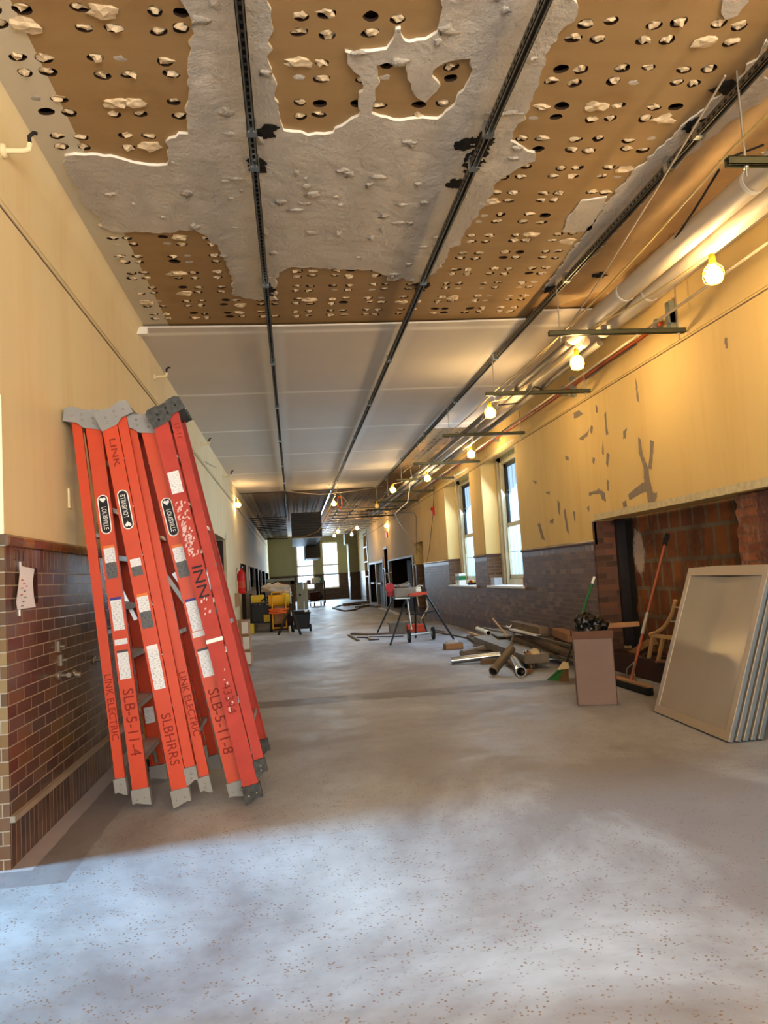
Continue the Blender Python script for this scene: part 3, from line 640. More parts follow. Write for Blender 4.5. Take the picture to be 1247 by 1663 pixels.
def blocked(px_, py_):
    p = (px_, py_)
    if inside(p, G1) and not (inside(p, IB) or inside(p, IC)): return True
    return inside(p, G2) or inside(p, G3) or inside(p, G4)
while y < 7.4:
    for c in cents+[3.08, 3.33]:
        for dx in (-.056, .056):
            for dy in (-.055, .055):
                X_, Y_ = c+dx+random.uniform(-.014, .014), y+dy+random.uniform(-.014, .014)
                if abs(X_+.1) < .05 or abs(X_-1.17) < .05: continue
                if blocked(X_, Y_) or Y_ > 7.38: continue
                if random.random() < .08: smear.blob((X_, Y_, ZC-.004), .04, .03, .006, 2, .2, 2, 0, random.random()*9); continue
                hole_at(X_, Y_)
    y += .317
bro = [(XL, YB), (XR+.02, YB), (XR+.02, 7.9), (XL, 7.9)]
sheet('brown_coat', bro, holes, ZC, .016, ['brown', 'cavity'], ceil)
tag(dabs.build('adhesive_dabs', 'dab', ceil), None, None, None, 'stuff'); tag(smear.build('plaster_smears', 'grey', ceil), None, None, None, 'stuff')
sheet('grey_plaster_field', rough(G1, amp=.02), [rough(IB, amp=.014, seed=3), rough(IC, amp=.014, seed=6)], ZC-.017, .016, ['grey', 'greyedge'], ceil)
sheet('grey_plaster_patch', rough(G2, seed=4), [], ZC-.014, .010, ['grey', 'greyedge'], ceil)
sheet('grey_plaster_patch', rough(G3, seed=5, amp=.02), [], ZC-.014, .010, ['grey', 'greyedge'], ceil)
sheet('grey_plaster_patch', rough(G4, seed=8), [], ZC-.014, .010, ['grey', 'greyedge'], ceil)
sheet('tan_skim_field', rough([(2.5, YB), (2.98, YB), (3.0, 3), (2.98, 5.2), (2.92, 6.6), (2.62, 7.0), (2.5, 7.0)], amp=.02, seed=9), [], ZC-.010, .004, ['tan', 'greyedge'], ceil)
# lumps, ridges and a few scraps of plaster standing proud of the near field
lm = MB()
for i in range(120):
    x, yv = random.uniform(-1.0, 1.6), random.uniform(3.0, 6.4)
    if inside((x, yv), G1) and not inside((x, yv), IB) and not inside((x, yv), IC): lm.blob((x, yv, ZC-.027), random.uniform(.01, .05), random.uniform(.01, .04), random.uniform(.005, .010), 2, .7, 2, 0, i, True)
lm.build('plaster_lumps', 'grey', ceil)
# old ceiling beyond the drywall: the same pocked coat, pocks far away as dark ovals
fc = MB(); fc.add([(XL, 7.9, ZC), (XR, 7.9, ZC), (XR, YE, ZC), (XL, YE, ZC)], [(3, 2, 1, 0)], 0); fc.build('far_brown_coat', 'brown', ceil)
pk = MB(); yv = 12.9
def pock(x, y):
    pk.add([(x+.034*math.cos(t*PI/4), y+.028*math.sin(t*PI/4), ZC-.002) for t in range(8)], [tuple(range(8))[::-1]], 0)
    if random.random() < .7: pk.blob((x, y-.006, ZC-.001), .022, .016, .008, 1, .3, 2, 1, x, False)
while yv < 33:
    for c in cents+[2.45, 2.77, 3.08, 3.35]:
        if yv < 21.4 and c < 2.4: continue
        for dx in (-.056, .056):
            for dy in (-.055, .055): pock(c+dx+random.uniform(-.015, .015), yv+dy+random.uniform(-.015, .015))
    yv += .317
tag(pk.build('far_pocks', ['cavity', 'dab'], ceil), None, None, None, 'stuff')
# drywall
d = MB(); ZD = 3.615
def slab(x0, x1, y0, y1, wav):
    n = 24; vs = []
    for i in range(n+1):
        x = x0+(x1-x0)*i/n; yv = y0+wav*(math.sin(PI*i/n)*.9+.08*noise.noise(Vector((x*6, 1, 1)))); vs += [(x, yv, ZD), (x, yv, ZD+.016), (x, y1, ZD), (x, y1, ZD+.016)]
    fs = []
    for i in range(n):
        a, b = 4*i, 4*i+4; fs += [(a, b, b+2, a+2), (a, a+1, b+1, b), (a+2, b+2, b+3, a+3)]
    return vs, fs
for q in ((XL, 2.38, 7.30, 21.3, .05), (2.38, 3.42, 7.05, 12.9, .0)): d.add(*slab(*q))
dw = d.build('drywall_sheets', 'dry', ceil)
b = MB(); b.box((XL-.005, 7.30, 3.56), (XL+.10, 7.36, 3.63)); b.build('broken_cove_end', 'greyedge', ceil)
st = MB(); st.box((XL, 21.3, ZD-.01), (2.38, 21.38, ZC)); st.build('drywall_far_edge', 'cavity', ceil)
# rough dark holes chopped through at the anchors
bh = MB()
def chop(px, py, rx, ry, n, seed):
    c = onz(px, py, ZC-.028)
    for i in range(n):
        a = random.uniform(0, 2*PI); r = random.random()**.6
        bh.blob((c.x+math.cos(a)*rx*r, c.y+math.sin(a)*ry*r, ZC-.026), .018+.02*random.random(), .02+.02*random.random(), .006, 1, .9, 3, 0, seed+i, False)
chop(432, 214, .035, .07, 22, 1); chop(418, 268, .04, .08, 22, 40); chop(775, 250, .05, .22, 46, 80); chop(758, 235, .06, .05, 14, 150); chop(740, 300, .03, .05, 12, 170)
chop(1178, 142, .05, .06, 16, 200); chop(1132, 203, .04, .04, 12, 230); chop(436, 470, .03, .14, 16, 260); chop(685, 465, .06, .10, 24, 290); chop(895, 470, .04, .08, 14, 330); chop(975, 448, .05, .04, 10, 350)
bh.build('anchor_holes', 'soot', ceil)

# ------------------------------------------------------------------ strut channels on the ceiling
def rail(nm, X, y0, y1, label, mat, zb=3.545, slots=True):
    m = MB(); z1 = zb+.042; w_ = .021
    m.box((X-w_, y0, z1-.004), (X+w_, y1, z1)); m.box((X-w_, y0, zb), (X-w_+.004, y1, z1)); m.box((X+w_-.004, y0, zb), (X+w_, y1, z1)); m.box((X-w_, y0, zb), (X-w_+.011, y1, zb+.004)); m.box((X+w_-.011, y0, zb), (X+w_, y1, zb+.004))
    o = tag(m.build(nm, mat), label, 'strut', 'strut channels under the ceiling')
    s = MB(); yv = y0
    while yv < min(y1, 14) and slots: s.box((X-.007, yv, z1-.006), (X+.007, yv+.03, z1-.0045)); s.box((X-w_-.001, yv+.01, zb+.012), (X-w_, yv+.035, zb+.026)); yv += .055
    if slots: s.build('slots', 'slot', o); o.children[-1]['kind'] = 'stuff'
    for yv in [y for y in (3.95, 4.3, 6.1, 8.4, 10.6, 13.2, 16.1, 19.0) if y0 < y < y1]: c = MB(); c.box((X-.027, yv, zb-.004), (X+.027, yv+.05, z1+.03)); c.build('coupling', 'shine', o)
    return o
rail('strut_channel', -.10, 1.5, 21.3, 'slotted galvanised strut, left of the three ceiling channels, over the ladders', 'strut')
rail('strut_channel', 1.165, 1.5, 21.3, 'middle galvanised strut running down the centre of the ceiling', 'strut')
rail('strut_channel', 2.37, 1.5, 21.3, 'galvanised strut beside the white pipes, right of the three ceiling channels', 'strut')
for X, l in ((-.10, 'short bright strut left of the black duct in the far ceiling'), (1.165, 'short bright strut right of the black duct in the far ceiling')):
    rail('strut_channel', X, 21.6, 31, l, 'shine', zb=ZC-.045, slots=False)
fs_ = MB()
for yv in [26+.9*i for i in range(16)]: fs_.box((XL+.02, yv, 3.28), (-.15, yv+.05, 3.32))
for x in (-1.05, -.8, -.5): fs_.box((x, 25.6, 3.32), (x+.04, 40, 3.36))
tag(fs_.build('ceiling_grid', 'blacksteel'), 'black suspended ceiling framing over the far left of the corridor', 'ceiling framing')
fs_ = MB()
for yv in [24+1.3*i for i in range(12)]: fs_.box((1.3, yv, 3.28), (3.3, yv+.05, 3.32))
for x in (1.5, 2.0, 2.7): fs_.box((x, 23.6, 3.32), (x+.05, 39, 3.36))
tag(fs_.build('ceiling_grid', 'strut'), 'grey ceiling framing over the far right beside the strung bulbs', 'ceiling framing')
# ducts
def duct(x0, x1, y0, y1, z0, z1, label):
    m = MB(); m.box((x0, y0, z0), (x1, y1, z1)); o = tag(m.build('air_duct', 'duct'), label, 'duct'); r = MB(); n = 9
    for i in range(n): z = z0+(z1-z0)*(i+.5)/n; r.box((x0-.01, y0-.03, z-.012), (x1+.01, y0, z+.012))
    r.build('ribs', 'blacksteel', o); r = MB(); r.box((x0-.05, y0-.04, z0-.03), (x1+.05, y0+.02, z0)); r.build('bottom_flange', 'pipe_metal', o)
    for x in (x0+.05, x1-.05): h = MB(); h.tube([(x, y0+.3, z1), (x, y0+.3, ZC)], .008, 6); h.build('hanger_rod', 'shine', o)
duct(.03, .95, 24.2, 31, 2.50, 3.26, 'large black ribbed duct hanging in the middle of the far ceiling')
duct(.55, 1.12, 31.4, 36, 2.05, 2.70, 'smaller black duct in front of the bright end windows')

# ------------------------------------------------------------------ trapeze hangers, pipes, conduits
TR = [3.55, 6.32, 8.52, 11.10, 13.9, 16.2, 18.6, 21.0, 23.4, 25.9]
TN = ['nearest olive trapeze strut, cut off by the right edge of the view', 'olive trapeze strut carrying the ends of the thick white pipes, before the first lit bulb', 'trapeze strut between the first and second lit bulbs on the right', 'trapeze strut just in front of the near right window', 'trapeze strut hung between the two right windows', 'trapeze strut over the far right window', 'trapeze strut just beyond the right windows', 'trapeze strut over the narrow brown niche', 'second farthest trapeze strut over the dark right openings', 'farthest trapeze strut over the dark right openings']
for i, (yv, l) in enumerate(zip(TR, TN)):
    x0, x1 = 2.25, 3.47; m = MB(); zt = 3.19; h = .042 
    m.box((x0, yv-.021, zt-.004), (x1, yv+.021, zt)); m.box((x0, yv-.021, zt-h), (x1, yv-.017, zt)); m.box((x0, yv+.017, zt-h), (x1, yv+.021, zt)); m.box((x0, yv-.021, zt-h), (x1, yv-.010, zt-h+.004)); m.box((x0, yv+.010, zt-h), (x1, yv+.021, zt-h+.004))
    o = tag(m.build('trapeze_strut', 'strut_d'), l, 'hanger', 'trapeze hangers above the right side'); 
    for x in (x0+.10, x1-.06):
        r = MB(); r.tube([(x, yv, 3.09), (x, yv, ZC-.01)], .006, 6); r.lathe([(0, 3.135), (.014, 3.135), (.014, 3.148), (0, 3.148)], 6, 0, Matrix.Translation((x, yv, 0))); r.build('threaded_rod', 'alu', o)
    if i < 6:
        c = MB(); c.box((2.72, yv-.02, zt), (2.76, yv+.02, zt+.04)); c.build('strut_clamp', 'strut', o)
PX1, PX2 = 2.63, 2.83
def pipe_run(nm, x, r, y0, y1, mat, label, z=None, cat='pipe', grp=None):
    m = MB(); zz = z if z else 3.19+r; yv = y0; pts = []
    m.tube([(x, y0, zz), (x, y1, zz)], r, 20); o = tag(m.build(nm, mat), label, cat, grp); return o
a = pipe_run('insulated_pipe', PX1, .075, -1, 6.75, 'insul', 'thick white jacketed pipe, the left of the near pair on the trapezes'); b = pipe_run('insulated_pipe', PX2, .075, -1, 6.55, 'insul', 'thick white jacketed pipe, the right of the near pair, nearer the wall')
for o, x in ((a, PX1), (b, PX2)):
    for yv in (1.6, 3.9, 5.6): m = MB(); m.tube([(x, yv, 3.265), (x, yv+.03, 3.265)], .077, 20); m.build('joint_band', 'greyedge', o)
for x, r, l in ((2.60, .035, 'bare pipe continuing from the left white jacketed pipe down the corridor'), (2.76, .045, 'pale pipe in the middle of the far run on the trapezes'), (2.90, .03, 'thin pale pipe on the trapezes nearest the windows')):
    pipe_run('steel_pipe', x, r, 6.8, 26, 'insul' if r > .04 else 'dust_metal', l)
pipe_run('conduit', 3.14, .011, -1, 26, 'pcable', 'thin grey conduit lying on the trapezes', None, 'conduit')
m = MB(); m.tube([(3.46, 6.7, 3.36), (3.46, 12, 3.36), (3.46, 21, 3.36)], .018, 10); o = tag(m.build('wall_conduit', 'orangepipe'), 'orange-brown pipe running high along the right wall above the windows', 'pipe')
for yv in (6.75, 9.3, 12.6): m = MB(); m.box((3.43, yv, 3.30), (3.50, yv+.05, 3.42)); m.build('pipe_clamp', 'galv', o)
m = MB(); m.tube([(3.46, -1, 3.60), (3.46, 7.3, 3.60)], .012, 8); tag(m.build('corner_conduit', 'pcable'), 'pale conduit in the corner of ceiling and right wall', 'conduit')
m = MB(); m.box((3.44, 6.50, 3.22), (3.49, 6.58, 3.50)); m.box((3.42, 6.50, 3.30), (3.49, 6.53, 3.40)); tag(m.build('wall_bracket', 'galv'), 'galvanised angle bracket holding the start of the orange-brown pipe', 'bracket')
m = MB(); m.box((3.44, 9.0, 3.22), (3.49, 9.07, 3.46)); tag(m.build('wall_bracket', 'galv'), 'small galvanised bracket on the right wall beyond the first lit bulb', 'bracket')

# ------------------------------------------------------------------ string lights
def bulb(p, label, on=True, r=.052):
    o = empty('string_light', p, label, 'light bulb', 'lit bulbs of the temporary string lights')
    s = MB(); s.lathe([(.0, 0), (.019, 0), (.022, -.02), (.022, -.055), (.019, -.07)], 12); s.build('socket', 'yellow', o)
    b_ = MB(); b_.lathe([(.017, -.065), (.022, -.08), (.040, -.10), (r, -.135), (r*.95, -.16), (r*.7, -.18), (.0, -.19)], 16); b_.build('bulb', 'bulb' if on else 'bulb_dim', o)
    c = MB(); R_ = r+.016
    for j in range(4):
        t = PI*j/4; c.tube([(math.cos(t)*a*R_, math.sin(t)*a*R_, z) for a, z in ((.35, -.06), (.9, -.10), (1, -.14), (.8, -.18), (0, -.205), (-.8, -.18), (-1, -.14), (-.9, -.10), (-.35, -.06))], .002, 5, cap=False)
    c.build('wire_guard', 'yellow', o); return o
BL = []
def bpx(px, py, z, label, on=True):
    c = onz(px, py, z); p = (c.x, c.y, z+.135); BL.append(Vector(p)); bulb(p, label, on); return Vector(p)
b1 = bpx(937, 590, 3.03, 'nearest and largest lit bulb hanging in front of the right wall')
b2 = bpx(796, 671, 3.03, 'second lit bulb from the front, under the second trapeze strut')
b3 = bpx(765, 738, 3.08, 'lit bulb beside the near right window')
b4 = bpx(694, 777, 3.06, 'lit bulb in front of the far right window')
b5 = bpx(638, 796, 3.06, 'lit bulb left of the white pipes, just before the drywall ends')
b6 = bpx(627, 854, 2.98, 'lit bulb low against the far right wall over the dark openings')
b7 = bpx(542, 818, 3.16, 'lit bulb hanging under the middle strut where the drywall ends')
b8 = bpx(580, 858, 2.95, 'upper one of the far cluster of small lit bulbs')
b9 = bpx(571, 868, 2.95, 'right lower one of the far cluster of small lit bulbs')
b10 = bpx(549, 863, 3.0, 'left one of the far cluster of small lit bulbs')
b11 = bpx(543, 870, 3.0, 'dimmest leftmost one in the far cluster of small lit bulbs')
b12 = bpx(612, 822, 3.06, 'unlit dull bulb behind the row of lit bulbs', False)
c = onx(387, 820, XL+.09); b13 = Vector((c.x, c.y, c.z+.135)); bulb(b13, 'lit bulb on the left wall beyond the ladders')
for p, l in (((2.75, 4.6, 3.13), 'lit bulb above the top right corner of the view, over the near white pipes'), ((2.55, 2.2, 3.13), 'lit bulb behind the viewer on the same string'), ((2.7, -.5, 3.13), 'lit bulb farthest behind the viewer on the same string')): bulb(p, l)
def cable(nm, pts, r, mat, label, cat='cable', sag=0, grp=None):
    P = []
    for a, b in zip(pts, pts[1:]):
        a = Vector(a); b = Vector(b)
        for i in range(10): t = i/10; p = a.lerp(b, t); p.z -= sag*4*t*(1-t); P.append(p)
    P.append(Vector(pts[-1])); m = MB(); m.tube(P, r, 6); return tag(m.build(nm, mat), label, cat, grp)
cable('light_cable', [(2.75, 4.6, 3.135), (2.6, 6.3, 3.2), b1, (2.6, 8.5, 3.2), b2, (2.7, 11.1, 3.2), b3, (2.9, 13.9, 3.2), b4, b5, (2.4, 21, 3.2), b10, b11, b8, b9], .006, 'ltcable', 'yellow cord linking the lit bulbs along the right side', sag=.03)
cable('light_cable', [(2.25, 1, 3.25), (2.3, 3.6, 3.25), (2.42, 6.3, 3.22), (2.40, 8.6, 3.24), (2.38, 11.2, 3.24), (2.36, 16, 3.3)], .007, 'ltcable', 'pale cord running beside the third strut across the trapeze ends', sag=.02)
cable('light_cable', [(2.19, 3.4, 3.52), (2.44, 6.3, 3.24), (2.46, 8.6, 3.22)], .006, 'pcable', 'thin pale cord dropping from the third strut to the trapeze', sag=.02)
cable('power_cable', [onz(1168, 275, 3.45), onz(1125, 345, 3.3), onz(1070, 425, 3.25), onz(1012, 505, 3.22)], .007, 'kcable', 'black cord hanging diagonally across the thick white pipes')
cable('power_cable', [onz(1240, 235, 3.42), onz(1168, 262, 3.36)], .006, 'kcable', 'short dark cord above the nearest trapeze strut')
cable('power_cable', [onz(880, 632, 3.2), onz(868, 628, 3.17), onz(840, 655, 3.12), onz(808, 658, 3.1)], .008, 'kcable', 'black cord looped off the second trapeze strut')
cable('light_cable', [ony(328, 745, 15), ony(345, 757, 16), b13, onx(402, 850, XL+.05), onx(425, 885, XL+.05)], .008, 'ltcable', 'yellow cord strung along the left wall through its bulb', sag=.03)
cable('light_cable', [onx(334, 750, XL+.03), ony(372, 768, 19), ony(430, 792, 20.5), ony(520, 803, 21), ony(620, 790, 20)], .008, 'pcable', 'pale cord swagged across the hall under the drywall', sag=.02)
cable('light_cable', [ony(549, 790, 19), b7, ony(518, 862, 22), ony(490, 872, 24), ony(430, 872, 25)], .010, 'ltcable', 'yellow cord sagging from the middle bulb in front of the black duct', sag=.02)
cable('light_cable', [ony(541, 795, 20), ony(552, 803, 20), ony(580, 832, 22), ony(600, 838, 23)], .010, 'ltcable', 'yellow cord drooping from the middle strut to the right framing')
m = MB(); c = ony(552, 816, 20.5); m.tube([(c.x+.06*math.cos(t*PI/8), c.y, c.z+.16*math.sin(t*PI/8)) for t in range(17)], .015, 6, cap=False); tag(m.build('cord_coil', 'hose'), 'small coil of orange cord hanging beside the middle bulb', 'cord')
cable('power_cable', [ony(667, 762, 17), ony(668, 772, 17), ony(662, 815, 17.4), ony(641, 834, 17.6), ony(645, 845, 18), ony(668, 878, 19), onx(682, 897, XR-.08)], .010, 'pcable', 'pale cord hanging from the pipes and draping down to the brown niche')
cable('power_cable', [ony(737, 770, 15.4), ony(742, 815, 15.5), ony(757, 900, 15.6)], .006, 'pcable', 'thin pale cord hanging down in front of the far right window')
cable('power_cable', [onx(705, 790, XR-.02), onx(703, 835, XR-.02), onx(697, 893, XR-.02), onx(692, 915, XR-.02)], .006, 'kcable', 'thin dark cord running up the right wall to the red alarm box')
cable('wall_tubing', [onx(676, 900, XR-.03), onx(676, 840, XR-.03), onx(672, 833, XR-.03), onx(645, 833, XR-.03)], .008, 'kcable', 'thin dark tubing bent above the brown niche on the right wall', 'tubing')
m = MB(); c = onx(703, 830, XR-.03); m.box((c.x-.02, c.y-.07, c.z-.10), (c.x+.03, c.y+.07, c.z+.10)); o = tag(m.build('fire_alarm', 'red'), 'small red fire alarm box high on the right wall beyond the windows', 'fire alarm'); m = MB(); m.lathe([(0, 0), (.04, 0), (.035, .03), (0, .03)], 12, 0, Matrix.Translation((c.x-.02, c.y+.0, c.z+.05)) @ Matrix.Rotation(-PI/2, 4, 'Y')); m.build('alarm_dome', 'redm', o)
m = MB(); c = onx(628, 868, XR-.03); m.box((c.x-.02, c.y-.12, c.z-.1), (c.x+.03, c.y+.12, c.z+.12)); tag(m.build('junction_box', 'redm'), 'dark red box on the wall above the far right dark door', 'box')

# ------------------------------------------------------------------ stepladders
def stepladder(label, foot, Ztop, lean, s, L, d0, d1, mats, steps=7, bw=.61, tw=.33, ww=.088, rw=.055, capmat='boot', grp='orange stepladders leaning on the left wall', twist=0.0, rear_up=.075):
    """foot = world point of the near wide rail foot; s=-1: rear rails to the left (-x)"""
    rail_m, rear_m, boot_m = mats
    T = Matrix.Translation((foot[0], foot[1]+bw/2, 0)) @ Matrix.Rotation(twist, 4, 'Z') @ Matrix.Rotation(-lean, 4, 'Y')
    if s < 0: T = T @ Matrix.Translation((0, 0, 0.045*math.sin(lean)))
    else: T = T @ Matrix.Translation((0, 0, .045*math.sin(lean)))
    root = empty('stepladder', T=T, label=label, cat='ladder', group=grp)
    hy = lambda z: (bw+(tw-bw)*z/L)/2
    xr = lambda z: s*(d0+(d1-d0)*z/L)
    th = .004; fl_ = .028
    def rail_(side, z0, z1, xc, w_, inset, name, mt, flange=fl_):
        m = MB(); n_ = 2
        A = [];
        for z in (z0, z1):
            y = side*(hy(z)-inset); x = xc(z)
            # C section, web outside
            pr = [(-w_/2, 0), (w_/2, 0), (w_/2, -flange), (w_/2-th, -flange), (w_/2-th, -th), (-w_/2+th, -th), (-w_/2+th, -flange), (-w_/2, -flange)]
            A += [(x+a, y+side*b, z) for a, b in pr]
        k8 = 8; m.add(A, [(i, (i+1) % k8, k8+(i+1) % k8, k8+i) for i in range(k8)]); m.add(A, [tuple(range(8))[::-1], tuple(range(8, 16))])
        return m.build(name, mt, root)
    zc = L-.02; parts = {}
    for side in (-1, 1):
        parts[side] = rail_(side, .07, zc, lambda z: 0, ww, 0, 'front_rail', rail_m)
        parts[side*2] = rail_(side, .07+rear_up, zc-.01, xr, rw, .012, 'rear_rail', rear_m, .022)
        # boots
        m = MB(); y = side*hy(.03); cut = math.tan(.28)
        for xx, w_, zb, yo in ((lambda z: 0, ww+.014, 0, 0), (xr, rw+.012, rear_up, .010)):
            xc = xx(0); z_t = zb+.10
            zl = lambda x: zb + (x-0)*s*cut*.0
            vs = []
            for yy in (y-side*yo+side*.006, y-side*yo-side*.045):
                vs += [(xc-w_/2, yy, zb+.004+(s < 0)*.018), (xc-w_/2+.02, yy, zb+.008+(s < 0)*.018), (xc+w_/2-.02, yy, zb+.008+(s > 0)*.018), (xc+w_/2, yy, zb+.004+(s > 0)*.018), (xc+w_/2, yy, z_t), (xc-w_/2, yy, z_t)]
            m.add(vs, [(0, 1, 2, 3, 4, 5), (6, 7, 8, 9, 10, 11)]+[(i, (i+1) % 6, 6+(i+1) % 6, 6+i) for i in range(6)])
            mm = m if zb == 0 else m
            bt = m.build('foot_boot', boot_m, root); m = MB()
            rv = MB()
            for dx, dz in ((-w_*.22, .045), (w_*.22, .05)) if zb == 0 else ((0, .04), (.004, .065)):
                rv.lathe([(0, 0), (.006, 0), (.005, .003), (0, .004)], 8, 0, Matrix.Translation((xc+dx, y-side*yo+side*.006, zb+dz)) @ Matrix.Rotation(PI/2*(1 if side < 0 else -1), 4, 'X'))
            rv.build('rivets', 'alu', bt)
    # cap: moulded top, tilted with rear end up
    tilt = .27; m = MB(); hw = hy(L)+.012; cx = xr(L)/2; cwid = abs(xr(L))+ww*.5+rw*.5+.05
    Tc = Matrix.Translation((cx, 0, L-.01)) @ Matrix.Rotation(-s*tilt, 4, 'Y')
    a = cwid/2
    prof = [(-a, -.035), (-a, .03), (-a*.8, .045), (-a*.35, .045), (-a*.25, .037), (a*.3, .037), (a*.4, .045), (a*.85, .045), (a, .03), (a, -.06), (a*.1, -.06), (-a*.3, -.035)]
    if s > 0: prof = [(-x, z) for x, z in prof][::-1]
    else: prof = [(x, z) for x, z in prof]
    vs = [(x, y, z) for y in (-hw, hw) for x, z in prof]; n = len(prof)
    m.add(vs, [tuple(range(n)), tuple(range(n, 2*n))[::-1]]+[(i, (i+1) % n, n+(i+1) % n, n+i) for i in range(n)], 0, False, Tc)
    cp = m.build('top_cap', capmat, root, bevel=.006)
    rv = MB()
    for dx, dz in ((-a*.62, 0), (-a*.1, .012), (-a*.05, -.018), (a*.5, .0), (a*.55, -.03)):
        rv.lathe([(0, 0), (.007, 0), (.006, .004), (0, .005)], 8, 0, Tc @ Matrix.Translation(((dx if s < 0 else -dx), -hw, dz)) @ Matrix.Rotation(PI/2, 4, 'X'))
    rv.build('rivets', 'alu' if capmat == 'boot' else 'rubber', cp)
    # steps
    for i in range(steps):
        z = .29*(i+1)-.02; y = hy(z)-.006; Ts = Matrix.Translation((0, 0, z)) @ Matrix.Rotation(-s*.27, 4, 'Y')
        m = MB(); m.box((-.040, -y, -.003), (.040, y, .003), 0, Ts); m.box((.037, -y, -.025), (.042, y, .003), 0, Ts); m.box((-.042, -y, -.025), (-.037, y, .003), 0, Ts)
        for q in range(5): m.box((-.03+q*.014, -y+.03, .003), (-.026+q*.014, y-.03, .005), 0, Ts)
        m.build('step', 'alu', root)
    for i in (0, 2, 4):
        z = .29*(i+1)+.12; m = MB(); y = hy(z)-.02; m.box((xr(z)-.012, -y, z-.012), (xr(z)+.012, y, z+.012)); m.build('rear_brace', 'alu', root)
    for side in (-1, 1):
        m = MB(); z = .27; y = side*(hy(.1)-.03)
        m.tube([(0, side*(hy(z)-.15), z-.02), (0, side*(hy(.2)-.07), .19), (0, side*(hy(.12)-.035), .12)], .014, 6); m.build('knee_brace', 'alu', root)
        m = MB(); zz = L*.45; m.bar((s*-.01, side*(hy(zz)-.035), zz), (xr(zz+.3)+s*-.01, side*(hy(zz+.3)-.04), zz+.33), .004, .024); m.build('spreader', 'alu_b', root)
    root['_'] = 0; del root['_']
    # things printed on the near rail web: Twf maps (u across, v along) to the web face
    ang = math.atan2((bw-tw)/2, L)
    def face(z, rear=False, off=.0015):
        x = xr(z) if rear else 0; y = -(hy(z)-(.012 if rear else 0))-off
        return Matrix.Translation((x, y, z)) @ Matrix.Rotation(-ang, 4, 'X')
    return root, parts, face, L
def sticker(root_part, face, z, w_, h, mat, name='notice_sticker', rear=False):
    m = MB(); m.box((-.5, -.5, -.5), (.5, .5, .5)); o = m.build(name, mat, root_part); o.matrix_local = face(z, rear) @ Matrix.Diagonal((w_, .001, h, 1)); return o
def printing(root_part, face, z, txt, size, mat, down=True, rear=False, sx=1.0, name='handwriting', wob=0):
    vs, fs = text_mb(txt, size); m = MB(); T = Matrix.Rotation(PI/2, 4, 'X')   # text into x-z plane facing -y
    R_ = Matrix.Rotation(PI/2 if down else -PI/2, 4, 'Y')
    m.add(vs, fs, 0, False, R_ @ T @ Matrix.Diagonal((sx, 1, 1, 1))); o = m.build(name, mat, root_part); o.matrix_local = face(z, rear, .003); return o
def logo(root_part, face, z, down=True):
    m = MB(); w_, h = .062, .235; r = w_/2
    def stad(w_, h): r = w_/2; return arc(10, 0, PI, r, 0, h/2-r)+arc(10, PI, 2*PI, r, 0, -h/2+r)
    T = Matrix.Rotation(PI/2, 4, 'X')
    m.prism(stad(w_, h), .001, 0, T); o = m.build('logo_badge', 'white', root_part); o.matrix_local = face(z, off=.001)
    m = MB(); m.prism(stad(w_-.012, h-.012), .0008, 0, Matrix.Translation((0, -.001, 0)) @ T); m.build('badge_field', 'ink', o)
    vs, fs = text_mb('LOUISVILLE', .034); s_ = 1 if down else -1
    m = MB(); m.add(vs, fs, 0, False, Matrix.Translation((0, -.0025, -s_*.022)) @ Matrix.Rotation(s_*PI/2, 4, 'Y') @ T @ Matrix.Diagonal((.80, 1.15, 1, 1)))
    # heart-shaped emblem with a dark notch
    hp = []
    for i in range(24):
        t = 2*PI*i/24; hp.append((.0011*16*math.sin(t)**3, .0011*(13*math.cos(t)-5*math.cos(2*t)-2*math.cos(3*t)-math.cos(4*t))))
    m.prism(hp, .0008, 0, Matrix.Translation((0, -.0022, s_*.088)) @ Matrix.Rotation(0 if down else PI, 4, 'Y') @ T); m.build('badge_lettering', 'white', o)
    return o
def fracz(y, yb, yt, L): return L*(yb-y)/(yb-yt)
OR = ('orange', 'orange', 'boot')
# ladder 1
L1 = 2.285; r1, p1, f1, _ = stepladder('leftmost orange fibreglass stepladder with grey cap, touching the wall', (-.90, 4.67), 0, .107, -1, L1, .105, .095, OR)
z1 = lambda y: fracz(y, 1308, 676, L1)
logo(p1[-1], f1, z1(845)); sticker(p1[-1], f1, z1(923), .062, .195, 'lab_o'); sticker(p1[-1], f1, z1(1007), .062, .19, 'lab_b'); sticker(p1[-1], f1, z1(1052), .072, .032, 'lab_w'); sticker(p1[-1], f1, z1(1088), .062, .165, 'lab_k')
printing(p1[-1], f1, z1(1178), 'SLB-5-11-4', .085, 'marker', sx=1.0); printing(p1[-2], f1, z1(1150), 'LINK ELECTRIC', .055, 'marker', rear=True, sx=1.0)
# ladder 2
L2 = 2.28; r2, p2, f2, _ = stepladder('second orange stepladder from the wall, its badge upside down and its grey cap tilted up', (-.665, 4.58), 0, .163, 1, L2, .075, .075, OR, rear_up=.10)
z2 = lambda y: fracz(y, 1308, 680, L2)
logo(p2[-1], f2, z2(840), False); sticker(p2[-1], f2, z2(934), .06, .10, 'lab_bw'); sticker(p2[-1], f2, z2(1004), .062, .20, 'lab_o'); sticker(p2[-1], f2, z2(1093), .062, .25, 'lab_w')
printing(p2[-1], f2, z2(1205), 'SLBHRRS', .075, 'marker', sx=1.0); printing(p2[-1], f2, z2(745), 'LINK', .05, 'marker', sx=1.6)
